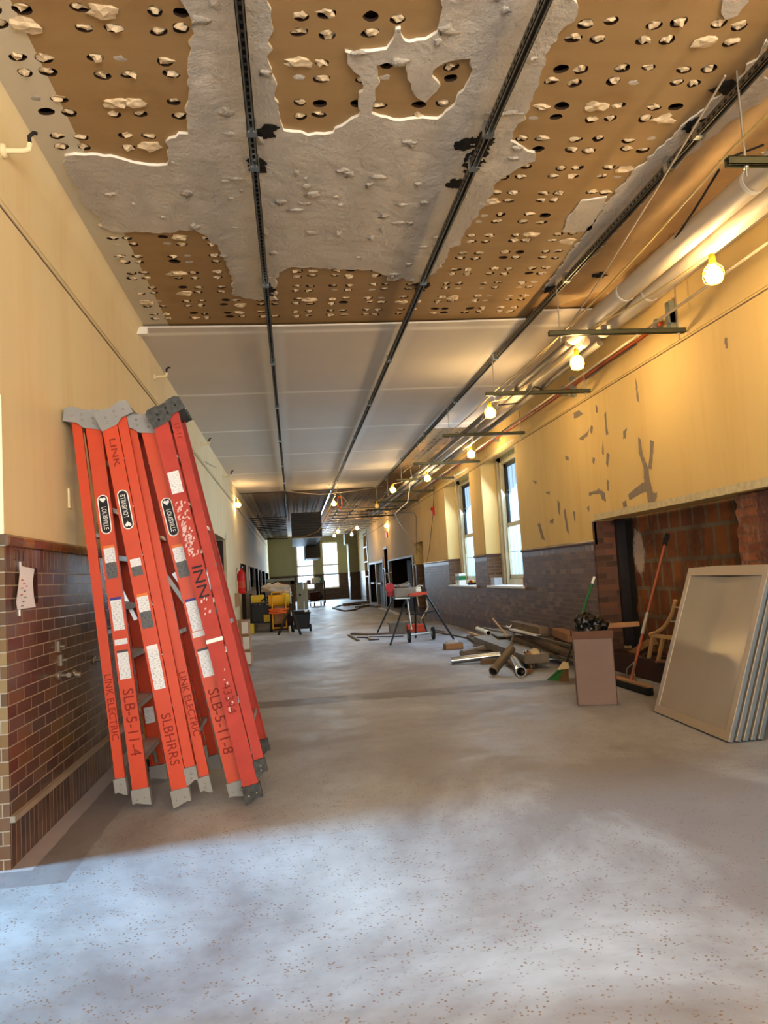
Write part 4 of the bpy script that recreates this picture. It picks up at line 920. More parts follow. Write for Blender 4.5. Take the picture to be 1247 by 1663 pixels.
# ladder 3
L3 = 2.27; r3, p3, f3, _ = stepladder('third orange stepladder from the wall, grey cap, SLB-5-11-8 written low on its wide rail', (-.36, 4.63), 0, .205, -1, L3, .165, .095, OR)
z3 = lambda y: fracz(y, 1298, 686, L3)
logo(p3[-1], f3, z3(851)); sticker(p3[-1], f3, z3(923), .062, .195, 'lab_o'); sticker(p3[-1], f3, z3(1010), .062, .19, 'lab_b'); sticker(p3[-1], f3, z3(1041), .072, .032, 'lab_w'); sticker(p3[-1], f3, z3(1086), .062, .165, 'lab_k')
printing(p3[-1], f3, z3(1178), 'SLB-5-11-8', .085, 'marker', sx=1.0); printing(p3[-2], f3, z3(1140), 'LINK ELECTRIC', .055, 'marker', rear=True, sx=1.0)
# ladder 4
L4 = 2.29; r4, p4, f4, _ = stepladder('rightmost stepladder, faded red with a black cap and scraped white marks', (-.268, 4.52), 0, .205, 1, L4, .075, .085, ('orange_old', 'orange_old', 'boot_d'), capmat='boot_d', rear_up=.12)
z4 = lambda y: fracz(y, 1298, 680, L4)
sticker(p4[-1], f4, z4(798), .066, .13, 'lab_w'); printing(p4[-1], f4, z4(958), 'INN', .085, 'ink', sx=1.3); printing(p4[-1], f4, z4(1140), '43344', .07, 'marker', sx=1.0); sticker(p4[-1], f4, z4(1050), .095, .022, 'white', 'tape_strip'); printing(p4[-2], f4, z4(718), '17-11', .04, 'marker', rear=True, sx=1.1)
for y0, n_, wd in ((845, 22, .03), (875, 26, .03), (905, 26, .03), (995, 8, .02), (1105, 3, .02), (1150, 4, .015)):
    sf = MB()
    for i in range(n_):
        zz = z4(y0)+random.uniform(-.06, .06); F = f4(zz); u = random.uniform(-wd, wd); a_ = random.uniform(.003, .009); b_ = random.uniform(.003, .012)
        sf.add([F @ Vector((u-a_, -.001, -b_)), F @ Vector((u+a_*.6, -.001, -b_*.7)), F @ Vector((u+a_, -.001, b_)), F @ Vector((u-a_*.4, -.001, b_*.8))], [(0, 1, 2, 3)])
    sf.build('label_residue', 'scuff', p4[-1])
# yellow ladder behind
L5 = 2.05; r5, p5, f5, _ = stepladder('yellow stepladder standing behind the orange ladders against the wall', (-.955, 5.46), 0, .115, -1, L5, .10, .09, ('yellowfg', 'yellowfg', 'boot_d'), steps=6, capmat='boot', grp=None)
logo(p5[-1], f5, .55)
m = MB(); m.box((-.5, -.5, -.5), (.5, .5, .5)); o = m.build('price_sticker', 'lab_w', p1[1]); o.matrix_local = Matrix.Translation((.0, .25, .42)) @ Matrix.Diagonal((.06, .001, .1, 1))
# ladder top white paper scrap
m = MB(); c = Vector((-1.15, 4.80, 2.27)); m.add([(c.x, c.y, c.z-.05), (c.x+.05, c.y, c.z+.0), (c.x+.01, c.y, c.z+.05), (c.x-.04, c.y+.002, c.z+.03)], [(0, 1, 2, 3)]); m.v = m.v[:]; 

# ------------------------------------------------------------------ left wall fittings
def stub(px, py, label, s=1.0):
    c = onx(px, py, XL); o = empty('pipe_stub', (XL, c.y, c.z), label, 'pipe stub', 'pipe stubs high on the left wall')
    m = MB(); m.lathe([(0, 0), (.04*s, 0), (.03*s, .02*s), (0, .02*s)], 12, 0, Matrix.Rotation(PI/2, 4, 'Y')); m.build('wall_flange', 'paint_l', o)
    m = MB(); m.tube([(0, 0, 0), (.10*s, 0, 0), (.125*s, 0, .008), (.13*s, 0, .04*s)], .014*s, 10); m.build('stub_arm', 'paint_l', o)
    m = MB(); m.tube([(.13*s, 0, .04*s), (.128*s, 0, .075*s), (.15*s, 0, .095*s), (.165*s, 0, .09*s)], .010*s, 8); m.build('cut_end', 'kcable', o)
stub(4, 245, 'cream pipe stub with a black end, nearest of those high on the left wall'); stub(250, 612, 'cream pipe stub high on the wall just behind the ladder tops'); stub(326, 722, 'small pipe stub high on the left wall, third from the front'); stub(362, 775, 'farthest pipe stub high on the left wall, before its bulb', 1.3)
def valve(px, py, label, s=1):
    c = onx(px, py, XL); o = empty('stop_valve', (XL, c.y, c.z), label, 'valve', 'valves on the left brick wall')
    m = MB(); m.lathe([(0, 0), (.03, 0), (.025, .012), (0, .012)], 12, 0, Matrix.Rotation(PI/2, 4, 'Y')); m.build('wall_flange', 'pipe_metal', o)
    m = MB(); m.tube([(0, 0, 0), (.07, 0, 0)], .010); m.tube([(.06, -.02, 0), (.06, .03, 0)], .014); m.tube([(.09, 0, 0), (.12, 0, -.005)], .016); m.build('valve_body', 'pipe_metal', o)
    m = MB(); m.tube([(.06, .03, 0), (.06, .06, 0)], .006); m.lathe([(0, 0), (.024, .002), (.024, .010), (0, .012)], 10, 0, Matrix.Translation((.06, .06, 0)) @ Matrix.Rotation(-PI/2, 4, 'X')); m.build('valve_handle', 'brass', o)
valve(95, 1097, 'grey stop valve low on the glazed brick wall left of the ladders'); valve(152, 1072, 'dark stop valve half hidden behind the leftmost ladder')
m = MB()
for px, py in ((97, 1050), (101, 1072)):
    c = onx(px, py, XL+.008); m.box((XL, c.y-.02, c.z-.03), (XL+.012, c.y+.02, c.z+.03)); m.tube([(XL, c.y, c.z), (XL+.035, c.y, c.z)], .010, 8)
tag(m.build('wall_anchor', 'pipe_metal'), 'old metal fixing and mortar scar above the grey stop valve', 'fixing')
# taped paper and dark plate
pa = MB(); cs = [onx(*q, XL+.012) for q in ((33, 919), (51, 924), (48, 945), (50, 970), (53, 986), (28, 990), (26, 978), (30, 950))]
pa.add([(c.x+(.015 if i in (1, 2, 3, 4) else 0), c.y, c.z) for i, c in enumerate(cs)], [tuple(range(8))]); o = tag(pa.build('paper_note', 'paper'), 'white paper with red and blue scribbles taped to the brick wall', 'paper')
sc = MB()
for px, py, k_ in ((36, 942, 0), (39, 948, 0), (36, 955, 0), (40, 960, 1), (35, 966, 0), (41, 970, 1), (38, 977, 1), (36, 984, 1), (43, 952, 0)):
    c = onx(px, py, XL+.020); sc.box((c.x, c.y-.014, c.z-.002), (c.x+.003, c.y+.01, c.z+.002), k_)
sc.build('scribbles', ['redm', 'teal'], o)
tp = MB(); a, b = onx(34, 912, XL+.006), onx(33, 1000, XL+.006)
tp.box((XL+.001, a.y-.008, a.z-.06), (XL+.006, a.y+.008, a.z)); tp.box((XL+.001, b.y-.008, b.z), (XL+.006, b.y+.008, b.z+.08)); tp.build('tape', 'white', o)
m = MB(); c = onx(54, 951, XL); m.box((XL, c.y-.035, c.z-.09), (XL+.012, c.y+.035, c.z+.09)); o = tag(m.build('wall_plate', 'darkred', bevel=.003), 'dark maroon plate on the brick wall beside the taped paper', 'wall plate'); m = MB()
for dz in (-.06, .06): m.lathe([(0, 0), (.005, 0), (0, .003)], 8, 0, Matrix.Translation((XL+.012, c.y, c.z+dz)) @ Matrix.Rotation(PI/2, 4, 'Y'))
m.build('screws', 'pipe_metal', o)
m = MB(); vs, fs = text_mb('3 1 1', .075); c = onx(32, 903, XL+.002); m.add(vs, fs, 0, False, Matrix.Translation((XL+.002, c.y, c.z)) @ Matrix.Rotation(PI/2, 4, 'Z') @ Matrix.Rotation(PI/2, 4, 'X')); m.build('painted_number', 'cap_r', wl)
m = MB(); c = onx(113, 810, XL); m.box((XL, c.y-.04, c.z-.06), (XL+.012, c.y+.04, c.z+.06)); tag(m.build('blank_plate', 'paint_l', bevel=.003), 'painted blank cover plate on the wall left of the ladders', 'wall plate')
# fire extinguisher
c = Vector((XL+.13, 18.7, .97)); o = empty('fire_extinguisher', c, 'red fire extinguisher hanging on the left wall before the dark openings', 'fire extinguisher')
m = MB(); m.lathe([(0, 0), (.085, .01), (.09, .04), (.09, .46), (.06, .53), (.025, .56), (.025, .60), (0, .60)], 18); m.build('cylinder', 'red', o); m = MB(); m.box((-.02, -.03, .60), (.03, .08, .64)); m.bar((0, 0, .66), (.02, .12, .70), .02, .012); m.build('valve_handle', 'blacksteel', o)
m = MB(); m.tube([(.03, 0, .60), (.10, -.02, .5), (.10, -.02, .2)], .012, 8); m.build('hose', 'rubber', o); m = MB(); m.lathe([(.091, .14), (.091, .30)], 18); m.build('instruction_label', 'redo', o); m = MB(); m.box((-.10, -.03, .3), (-.085, .03, .6)); m.build('bracket', 'blacksteel', o)

# ------------------------------------------------------------------ right side: bin box, brooms, frame, panels
def obox(root, name, mat, w_, d_, h, th=.006, z=0): pass
bx = empty('cardboard_box', (2.56, 6.70, 0), 'tall grey-brown open cardboard box holding a black bin bag', 'box'); bx.rotation_euler = (0, 0, -.30)
W_, D_, H_ = .33, .22, .62
m = MB()
for a, b in (((-W_/2, -D_/2, 0), (W_/2, -D_/2+.006, H_)), ((-W_/2, D_/2-.006, 0), (W_/2, D_/2, H_)), ((-W_/2, -D_/2, 0), (-W_/2+.006, D_/2, H_)), ((-W_/2, -D_/2, 0), (W_/2, D_/2, .006))): m.box(a, b)
m.build('box_body', 'card', bx); m = MB(); m.box((W_/2-.006, -D_/2, 0), (W_/2+.001, D_/2, H_)); m.build('side_panel', 'card_f', bx)
m = MB(); m.add([(-W_/2-.004, -D_/2-.004, H_-.055), (W_/2+.004, -D_/2-.004, H_-.055), (W_/2+.004, -D_/2-.004, H_+.012), (-W_/2-.004, -D_/2-.004, H_+.012)], [(0, 1, 2, 3)]); m.box((-W_/2-.006, -D_/2-.010, H_-.05), (W_/2+.006, -D_/2-.004, H_+.012)); m.box((-W_/2-.01, D_/2, H_-.05), (W_/2, D_/2+.006, H_+.012)); m.build('folded_rim', 'card_f', bx)
bg_ = MB(); c = (2.56, 6.70)
bg_.blob((c[0]-.01, c[1], .62), .125, .09, .12, 4, .24, 2.2, 0, 3); bg_.blob((c[0]-.06, c[1]-.01, .71), .085, .07, .075, 4, .26, 2.2, 0, 8); bg_.blob((c[0]+.06, c[1]-.02, .66), .085, .07, .07, 4, .26, 2.2, 0, 12)
tag(bg_.build('bin_bag', 'bag'), 'shiny black bin bag bulging from the top of the tall cardboard box', 'bag')
m = MB(); m.bar((2.60, 6.76, .655), (3.05, 6.84, .645), .06, .04); tag(m.build('wood_offcut', 'wood_o'), 'short wood offcut sticking out of the tall cardboard box to the right', 'wood')
# angle broom
fb = onz(910, 1105, 0); tp_ = ony(965, 937, 8.45); o = empty('angle_broom', fb, 'green angle broom with white tip leaning behind the tall cardboard box', 'broom')
d_ = (tp_-fb); p0 = fb+d_*.13
m = MB(); a0, a1, b0, b1 = onz(890, 1105), onz(924, 1107), fb+d_*.10+Vector((-.05, 0, 0)), fb+d_*.10+Vector((.05, 0, .01))
def frust(m, q, off, mi=0):
    vs = [Vector(p)-fb for p in q]; vs += [v+Vector(off) for v in vs]; m.add(vs, [(0, 1, 2, 3), (7, 6, 5, 4), (0, 4, 5, 1), (1, 5, 6, 2), (2, 6, 7, 3), (3, 7, 4, 0)], mi)
mid0 = (a0+a1)/2; mid1 = (b0+b1)/2
frust(m, (a0, mid0, mid1, b0), (0, .05, 0)); m.build('green_bristles', 'bristle_g', o); m = MB(); frust(m, (mid0, a1, b1, mid1), (0, .05, 0)); m.build('brown_bristles', 'bristle_b', o)
m = MB(); c0 = fb+d_*.17; frust(m, (b0+Vector((-.005, -.01, 0)), b1+Vector((.005, -.01, 0)), c0+Vector((.02, 0, 0)), c0+Vector((-.02, 0, 0))), (0, .06, 0)); m.build('broom_head', 'cream', o)
m = MB(); m.tube([c0-fb, fb+d_*.45-fb], .012, 8); m.build('dark_lower_handle', 'kcable', o); m = MB(); m.tube([d_*.45, d_*.93], .0135, 10); m.build('green_handle', 'green', o); m = MB(); m.tube([d_*.93, d_], .0145, 10); m.build('white_tip', 'white', o)
# push broom
A, B = onz(998, 1112, .0), onz(1057, 1130, .0); C_ = (A+B)/2; o = empty('push_broom', C_, 'push broom with black bristles, its long handle leaning in the wall recess', 'broom')
dv = (B-A).normalized(); ls = loc_of(o, [A, B])
m = MB(); m.bar(ls[0]+Vector((0, 0, .035)), ls[1]+Vector((0, 0, .035)), .065, .07); m.build('bristles', 'bristle_k', o, bevel=.012); m = MB(); m.bar(ls[0]+Vector((0, 0, .08)), ls[1]+Vector((0, 0, .08)), .06, .025); m.build('brush_block', 'card2', o, bevel=.005)
H0 = Vector((0, 0, .09)); top = ony(1079, 885, 7.62)-C_; top2 = ony(1084, 868, 7.66)-C_; jn = ony(1048, 1010, 7.40)-C_
m = MB(); m.tube([H0, jn], .0135, 10); m.tube([jn, top], .012, 10); m.build('handle', 'wood_r', o); m = MB(); m.tube([jn-(jn-H0).normalized()*.13, jn+(top-jn).normalized()*.1], .017, 10); m.build('metal_joint', 'alu', o)
m = MB(); m.tube([top, top2], .022, 10); m.build('black_grip', 'rubber', o)
m = MB()
for sg in (-1, 1): m.tube([H0+dv*.11*sg+Vector((0, 0, .0)), H0+dv*.07*sg+Vector((0, 0, .10)), H0+(jn-H0)*.33], .006, 6)
m.build('brace', 'pipe_metal', o)
# pale wooden frame (curved rail with rungs) standing on the recess curb
YF = 6.95
P = lambda px, py: ony(px, py, YF)
o = empty('wooden_frame', (3.6, YF, .21), 'pale wooden frame with a curved rail standing in the recess behind the panels', 'frame'); LO = lambda q: Vector(q)-Vector(o.location)
def slope(pts, x0=3.56):
    return [LO(onx(px, py, x0)) for px, py in pts]
m = MB(); m.tube(slope([(1056, 1030), (1065, 1028), (1077, 1020), (1085, 1010), (1092, 995), (1097, 975)]), .020, 8); m.build('curved_rail', 'wood', o)
a, b = slope([(1052, 1076), (1098, 1090)]); m = MB(); m.bar(a, b, .04, .075); m.build('base_rail', 'wood', o)
for q0, q1 in (((1060, 1032), (1053, 1073)), ((1077, 1034), (1068, 1078)), ((1095, 1034), (1086, 1082))):
    a, b = slope([q0, q1]); m = MB(); m.bar(a, b, .03, .03, 0, (1, 0, 0)); m.build('upright', 'wood', o)
a, b = slope([(1056, 1031), (1100, 1037)]); m = MB(); m.bar(a, b, .03, .035); m.build('cross_rail', 'wood', o)
for y0 in (986, 1009):
    a, b = slope([(1095-(y0-986)*.25, y0), (1120, y0+3)]); m = MB(); m.tube([a, b], .009, 8); m.build('rung', 'alu', o)
a, b = onx(1020, 1068, 3.66), onx(1060, 1042, 3.72); m = MB(); m.bar(a, b, .10, .07); tag(m.build('timber_offcut', 'wood_o'), 'chunk of rough timber lying in the recess behind the push broom', 'wood')
# light panels stack
pan_lab = ['front beige enamel light panel of the leaning stack, its whole face visible', 'second panel of the leaning stack, right behind the front one', 'middle panel of the five leaning ones', 'fourth panel back in the leaning stack', 'rearmost panel of the leaning stack, nearest the brick pier']
def panel_mesh():
    w_, h, t = 1.19, 1.18, .034
    fr = MB(); b_ = .062
    fr.box((0, 0, 0), (w_, .006, b_)); fr.box((0, 0, h-b_), (w_, .006, h)); fr.box((0, 0, b_), (b_, .006, h-b_)); fr.box((w_-b_, 0, b_), (w_, .006, h-b_))
    ed = MB(); ed.box((0, .006, 0), (.003, t, h)); ed.box((w_-.003, .006, 0), (w_, t, h)); ed.box((0, .006, 0), (w_, t, .003)); ed.box((0, .006, h-.003), (w_, t, h)); ed.box((w_-.02, t-.003, 0), (w_, t, h)); ed.box((0, t-.003, 0), (.02, t, h))
    inn = MB(); n = 28; x0, x1, z0, z1 = b_, w_-b_, b_, h-b_
    for i in range(n+1):
        for j in range(n+1):
            u, v = i/n, j/n; e = min(u, 1-u, v, 1-v)*2
            dep = .006+.012*(1-(1-min(1, e*1.3))**2)+.022*(1-abs(2*u-1))*(.4+.6*v)+.014*math.exp(-((u-.5)/.28)**2)*math.exp(-((v-.9)/.25)**2)
            inn.v.append(Vector((x0+(x1-x0)*u, dep*.8, z0+(z1-z0)*v)))
    for i in range(n):
        for j in range(n): a = i*(n+1)+j; inn.f.append([a, a+n+1, a+n+2, a+1]); inn.mi.append(0); inn.sm.append(True)
    return fr, ed, inn
fr, ed, inn = panel_mesh(); proto = None
A, B = onz(1062, 1157), onz(1183, 1208); ang = math.atan2(B.y-A.y, B.x-A.x)
for i in range(5):
    off = i*.052
    T = Matrix.Translation((A.x+off, A.y, .012)) @ Matrix.Rotation(ang, 4, 'Z') @ Matrix.Rotation(-.335+.004*i, 4, 'X')
    if proto is None:
        r = empty('troffer_light', T=T, label=pan_lab[0], cat='light fixture', group='beige light panels leaning in a stack'); fr.build('panel_frame', 'frame_e', r); ed.build('metal_edge', 'galv', r); inn.build('diffuser', 'enamel', r); proto = r
    else:
        r = proto.copy(); COL.objects.link(r); r.matrix_world = T; r['label'] = pan_lab[i]
        for ch in list(proto.children):
            c = ch.copy(); COL.objects.link(c); c.parent = r

# ------------------------------------------------------------------ demolition pile
def board(p, q, w_, h, mat, label, cat='board', nm='timber_board', grp='boards in the demolition pile'):
    m = MB(); m.bar(p, q, w_, h); return tag(m.build(nm, mat), label, cat, grp)
Z = onz
m = MB(); m.pipe(Z(801, 1090, .05), Z(831, 1053, .27), .050); o = tag(m.build('steel_pipe', ['pipe_metal', 'pipe_in']), 'dull pipe pointing its open end at the viewer, leftmost of two in the pile', 'pipe'); m = MB(); m.pipe(Z(801, 1090, .05), Z(803.5, 1087, .064), .056, .008); m.build('pipe_collar', ['dust_metal', 'pipe_in'], o)
m = MB(); m.pipe(Z(846, 1091, .052), Z(829, 1058, .10), .052); o = tag(m.build('steel_pipe', ['pipe_metal', 'pipe_in']), 'dull pipe with a pale rim pointing at the viewer, rightmost of two in the pile', 'pipe'); m = MB(); m.pipe(Z(846, 1091, .052), Z(844, 1087, .056), .058, .008); m.build('pipe_collar', ['shine', 'pipe_in'], o)
m = MB(); m.pipe(Z(733, 1073, .045), Z(812, 1064, .08), .045); tag(m.build('steel_pipe', ['shine', 'pipe_in']), 'shiny steel pipe lying at the left front of the pile', 'pipe')
m = MB(); m.tube([Z(750, 1062, .05), Z(775, 1056, .07), Z(800, 1050, .10), Z(828, 1049, .14)], .052, 16); tag(m.build('steel_pipe', 'dust_metal'), 'dusty grey pipe just behind the shiny one in the pile', 'pipe')
board(Z(781, 1074, .03), Z(826, 1073, .03), .10, .06, 'wood_d', 'short dusty block at the front of the pile under the pipes')
board(Z(763, 1033, .04), Z(800, 1056, .06), .12, .03, 'wood_d', 'flat plank sloping out of the left end of the pile')
board(Z(760, 1027, .10), Z(792, 1038, .08), .05, .03, 'wood', 'pale short stick at the left end of the pile')
m = MB(); a, b = Z(785, 1038, .16), Z(872, 1070, .12); m.bar(a, b, .30, .10); tag(m.build('sheet_duct', 'dust_metal'), 'wide dusty sheet-metal duct section in the middle of the pile', 'duct')
m = MB(); a, b = Z(800, 1022, .20), Z(828, 1033, .24); m.bar(a, b, .34, .02); tag(m.build('metal_sheet', 'dust_metal'), 'flat bent metal sheet on top of the pile behind the duct section', 'sheet metal')
m = MB(); m.pipe(Z(775, 1021, .24), Z(793, 1028, .24), .035); o = tag(m.build('plastic_pipe', ['cream', 'pipe_in']), 'short cream pipe resting on the upper left of the pile', 'pipe'); m = MB(); m.pipe(Z(790, 1027, .24), Z(793.5, 1028.3, .24), .040); m.build('pipe_collar', ['white', 'pipe_in'], o)
pl = [((835, 1035, .25), (905, 1060, .10), .10, .06, 'wood_d', 'long upper beam in the middle of the pile'), ((815, 1018, .30), (930, 1055, .16), .06, .04, 'wood_d', 'long thin strip across the top of the pile'), ((850, 1030, .30), (932, 1050, .20), .05, .03, 'dust_metal', 'grey metal strip high on the right side of the pile'),
      ((835, 1013, .42), (883, 1024, .40), .12, .08, 'wood_d', 'thick squared block crowning the pile'), ((832, 1022, .36), (872, 1031, .34), .10, .02, 'white', 'flat whitish strip beneath the crowning block'), ((868, 1052, .16), (918, 1074, .05), .05, .03, 'dust_metal', 'thin metal angle reaching the floor right of the round fitting'),
      ((805, 1030, .20), (850, 1062, .12), .07, .04, 'wood_d', 'weathered stick crossing the duct section'), ((905, 1026, .40), (930, 1036, .38), .12, .09, 'wood_o', 'orange-brown wooden block at the right end of the pile'), ((858, 1070, .06), (905, 1070, .04), .05, .02, 'galv', 'blue-grey metal strip on the floor behind the green broom'),
      ((822, 1072, .06), (853, 1092, .03), .06, .04, 'wood_d', 'brown angle lying at the front of the pile'), ((845, 1064, .12), (863, 1083, .04), .03, .03, 'wood_d', 'short leaning stick beneath the round fitting'), ((880, 1046, .18), (940, 1070, .08), .09, .03, 'wood_d', 'low plank at the right end of the pile'),
      ((785, 1020, .24), (850, 1034, .24), .05, .03, 'dust_metal', 'long conduit strip at the back of the pile'), ((790, 1045, .05), (840, 1080, .03), .14, .03, 'wood_d', 'low plank under the duct section'), ((860, 1035, .26), (925, 1062, .14), .12, .04, 'wood_d', 'broad low beam at the right of the pile'),
      ((850, 1092, .03), (862, 1089, .03), .05, .04, 'wood_o', 'tiny reddish wood end at the very front of the pile')]
for a, b, w_, h, mt, lb in pl: board(Z(*a), Z(*b), w_, h, mt, lb)
for a, b, r_, mt, lb in (((800, 1005), (823, 1032), .010, 'wood', 'thin pale stick poking up on the left of the pile'), ((836, 1018), (829, 1052), .010, 'wood_d', 'thin stick standing up in the middle of the pile')):
    p = ony(*a, 10.9); q = ony(*b, 10.0); m = MB(); m.tube([p, q], r_+.004, 6); tag(m.build('stick', mt), lb, 'stick', 'sticks in the demolition pile')
random.seed(5)
for i, lb in enumerate(['narrow lath lying deep at the back of the pile by the wall', 'lath half buried under the long beams', 'broken lath at the left rear of the pile', 'lath lying across the right rear of the pile', 'short lath near the wall base behind the pile', 'lath crossing low under the round fitting']):
    x, yv = 2.7+.12*i, 10.6+.2*(i % 3); a = -.9+random.uniform(-.25, .25); L_ = random.uniform(.7, 1.1); z = .05+.03*i
    board((x-math.cos(a)*L_/2, yv-math.sin(a)*L_/2, z), (x+math.cos(a)*L_/2, yv+math.sin(a)*L_/2, z+.05), .05, .02, 'wood_d', lb)
c = Z(866, 1066, .14); o = empty('pipe_fitting', c, 'round beige valve-like fitting lying on the front right of the pile', 'fitting'); m = MB(); m.blob((.02, 0, .02), .075, .07, .075, 3, .1, 2); m.build('fitting_body', 'cream', o); m = MB(); m.tube([(-.10, 0, .0), (-.03, 0, .0)], .062, 16); m.build('fitting_neck', 'card2', o); m = MB(); m.tube([(.0, 0, -.05), (.0, 0, -.13)], .012, 8); m.build('fitting_stem', 'pipe_metal', o); m = MB(); m.blob((-.09, -.02, .07), .03, .02, .02, 2, .3); m.build('foil_scrap', 'shine', o)
m = MB(); a = Z(870, 1052, .15)
m = MB(); p = [ony(822+i, 1016+3*math.sin(i/2.5), 10.9) for i in range(0, 16)]; m.tube(p, .012, 6); tag(m.build('white_tube', 'white'), 'loop of white tube on top of the pile by the crowning block', 'tube')
c = Z(734, 1054); o = empty('open_carton', c, 'small low cardboard tray with clear plastic inside, left of the pile', 'box'); m = MB(); m.box((-.12, -.1, 0), (.16, -.094, .09)); m.box((-.12, .1, 0), (.16, .106, .09)); m.box((-.12, -.1, 0), (-.114, .1, .09)); m.box((.154, -.1, 0), (.16, .1, .09)); m.box((-.12, -.1, 0), (.16, .1, .005)); m.build('tray', 'card2', o); m = MB(); m.blob((.0, 0, .09), .11, .08, .05, 2, .5, 3); m.build('plastic_wrap', 'clearp', o)
for a, b, lb in (((705, 1026), (760, 1036), 'dark thin rod lying on the floor toward the right wall'), ((700, 1022), (722, 1026), 'short pale stick on the floor right of the wheeled machine')):
    board(Z(*a, .015), Z(*b, .015), .03, .02, 'wood_d', lb, 'stick', 'stick', 'rods on the floor')

# ------------------------------------------------------------------ things on the window sills
def sill_item(px, py, x, nm, mat, size, label, cat, zs):
    c = onx(px, py, x); m = MB(); m.box((-size[0]/2, -size[1]/2, 0), (size[0]/2, size[1]/2, size[2])); o = m.build(nm, mat); o.location = (x, c.y, zs); return tag(o, label, cat)
o = sill_item(748, 945, 3.60, 'glove_carton', 'white', (.14, .42, .24), 'white carton with a green band on the far right window sill', 'box', .905); m = MB(); m.box((-.0715, -.211, .10), (-.0705, .211, .19)); m.box((-.07, -.2115, .10), (.07, -.2105, .19)); m.build('green_band', 'green', o); m = MB(); m.box((-.0716, -.05, .03), (-.0706, .02, .08)); m.build('blue_mark', 'teal', o)
o = sill_item(767, 948, 3.66, 'tool_bundle', 'darkred', (.14, .30, .05), 'dark tools and rags lying beside the white carton on the far sill', 'tools', .905); m = MB(); m.blob((0, .05, .07), .05, .07, .04, 2, .5); m.build('red_rag', 'redm', o); m = MB(); m.blob((0, -.10, .05), .03, .03, .05, 2, .3); m.build('yellow_rag', 'yellow', o)
o = sill_item(806, 942, 3.62, 'plastic_tub', 'clearp', (.14, .26, .13), 'clear plastic tub on the near right window sill', 'tub', .915)
m = MB(); c = Vector((3.55, 11.9, .915)); m.lathe([(0, 0), (.03, 0), (.03, .12), (.012, .15), (.012, .18), (0, .18)], 14, 0, Matrix.Translation(c)); tag(m.build('red_bottle', 'red'), 'small red bottle at the near end of the near right window sill', 'bottle')

# ------------------------------------------------------------------ pipe threading machine on its stand
C0 = Vector((2.15, 14.5, 0)); o = empty('threading_machine', C0, 'grey and red pipe threading machine on a wheeled stand in the hall', 'machine')
LO = lambda v: Vector(v)-C0
zt = .74
m = MB(); c = LO(ony(655, 960, 14.5)); m.box((c.x-.20, c.y-.14, c.z-.12), (c.x+.22, c.y+.14, c.z+.06)); m.box((c.x-.10, c.y-.10, c.z+.06), (c.x+.10, c.y+.12, c.z+.13)); m.build('motor_body', 'dust_metal', o, bevel=.03)
m = MB(); m.tube([c+Vector((-.1, 0, .05)), c+Vector((.12, -.05, .14))], .05, 12); m.build('motor_barrel', 'shine', o); m = MB(); m.tube([c+Vector((.22, 0, -.02)), c+Vector((.32, 0, -.02))], .085, 16); m.build('chuck', 'galv', o); m = MB(); m.box((c.x+.33, c.y-.08, c.z-.10), (c.x+.42, c.y+.08, c.z+.03)); m.tube([c+Vector((.37, -.1, .02)), c+Vector((.37, -.1, .16))], .012, 6); m.build('die_head', 'blacksteel', o)
m = MB(); m.tube([c+Vector((.30+.07*math.cos(t*.5), -.06, .03+.06*math.sin(t*.5))) for t in range(13)], .012, 6); m.build('chuck_wheel', 'shine', o)
m = MB(); q = LO(ony(633, 958, 14.5)); m.box((q.x-.05, q.y-.05, q.z-.12), (q.x+.05, q.y+.05, q.z+.10)); m.tube([(q.x, q.y-.08, q.z+.04), (q.x, q.y+.06, q.z+.04)], .085, 16); m.build('red_gearbox', 'redm', o, bevel=.012); m = MB(); m.tube([q+Vector((0, 0, .1)), q+Vector((-.02, 0, .3))], .015, 8); m.tube([q+Vector((-.06, 0, .3)), q+Vector((.06, 0, .32))], .012, 8); m.build('lever', 'pipe_metal', o)
m = MB(); a, b = LO(ony(640, 972, 14.4)), LO(ony(664, 971, 14.4)); m.bar(a, b, .3, .02); m.build('tray', 'galv', o); m = MB(); a, b = LO(ony(663, 966, 14.4)), LO(ony(692, 963, 14.4)); m.bar(a, b, .2, .05); m.build('red_arm', 'redo', o)
for f_, t_ in (((634, 1047), (658, 975)), ((613, 1027), (640, 968)), ((738, 1040), (692, 966)), ((675, 1036), (674, 968)), ((693, 1027), (680, 985))):
    Fp = onz(*f_, .012); m = MB(); Tp = ony(*t_, 14.5 if f_[0] != 613 else 15.0); m.tube([LO(Fp), LO(Tp)], .018, 8); m.build('leg', 'blacksteel', o)
m = MB(); a, b = LO(ony(659, 997, 14.4)), LO(ony(712, 990, 14.6)); m.tube([a, (a+b)/2+Vector((0, 0, -.03)), b], .014, 8); m.build('cross_brace', 'blacksteel', o)
for px, py in ((664, 1029), (703, 1024)):
    g = onz(px+1, py+14.5); c = LO((g.x, g.y, .115)); m = MB(); m.tube([c+Vector((-.02, 0, 0)), c+Vector((.02, 0, 0))], .115, 20); w_ = m.build('wheel', 'rubber', o); m = MB(); m.tube([c+Vector((-.024, 0, 0)), c+Vector((.024, 0, 0))], .05, 14); m.build('wheel_hub', 'alu', w_)
m = MB(); a, b = LO(onz(665, 1044, 0)), LO(onz(704, 1039, 0)); m.tube([a+Vector((0, 0, .13)), b+Vector((0, 0, .13))], .016, 8); m.build('axle', 'alu', o); m = MB(); m.tube([LO(ony(661, 972, 14.4)), LO(ony(668, 1022, 14.2))], .018, 8); m.build('stand_post', 'alu', o)
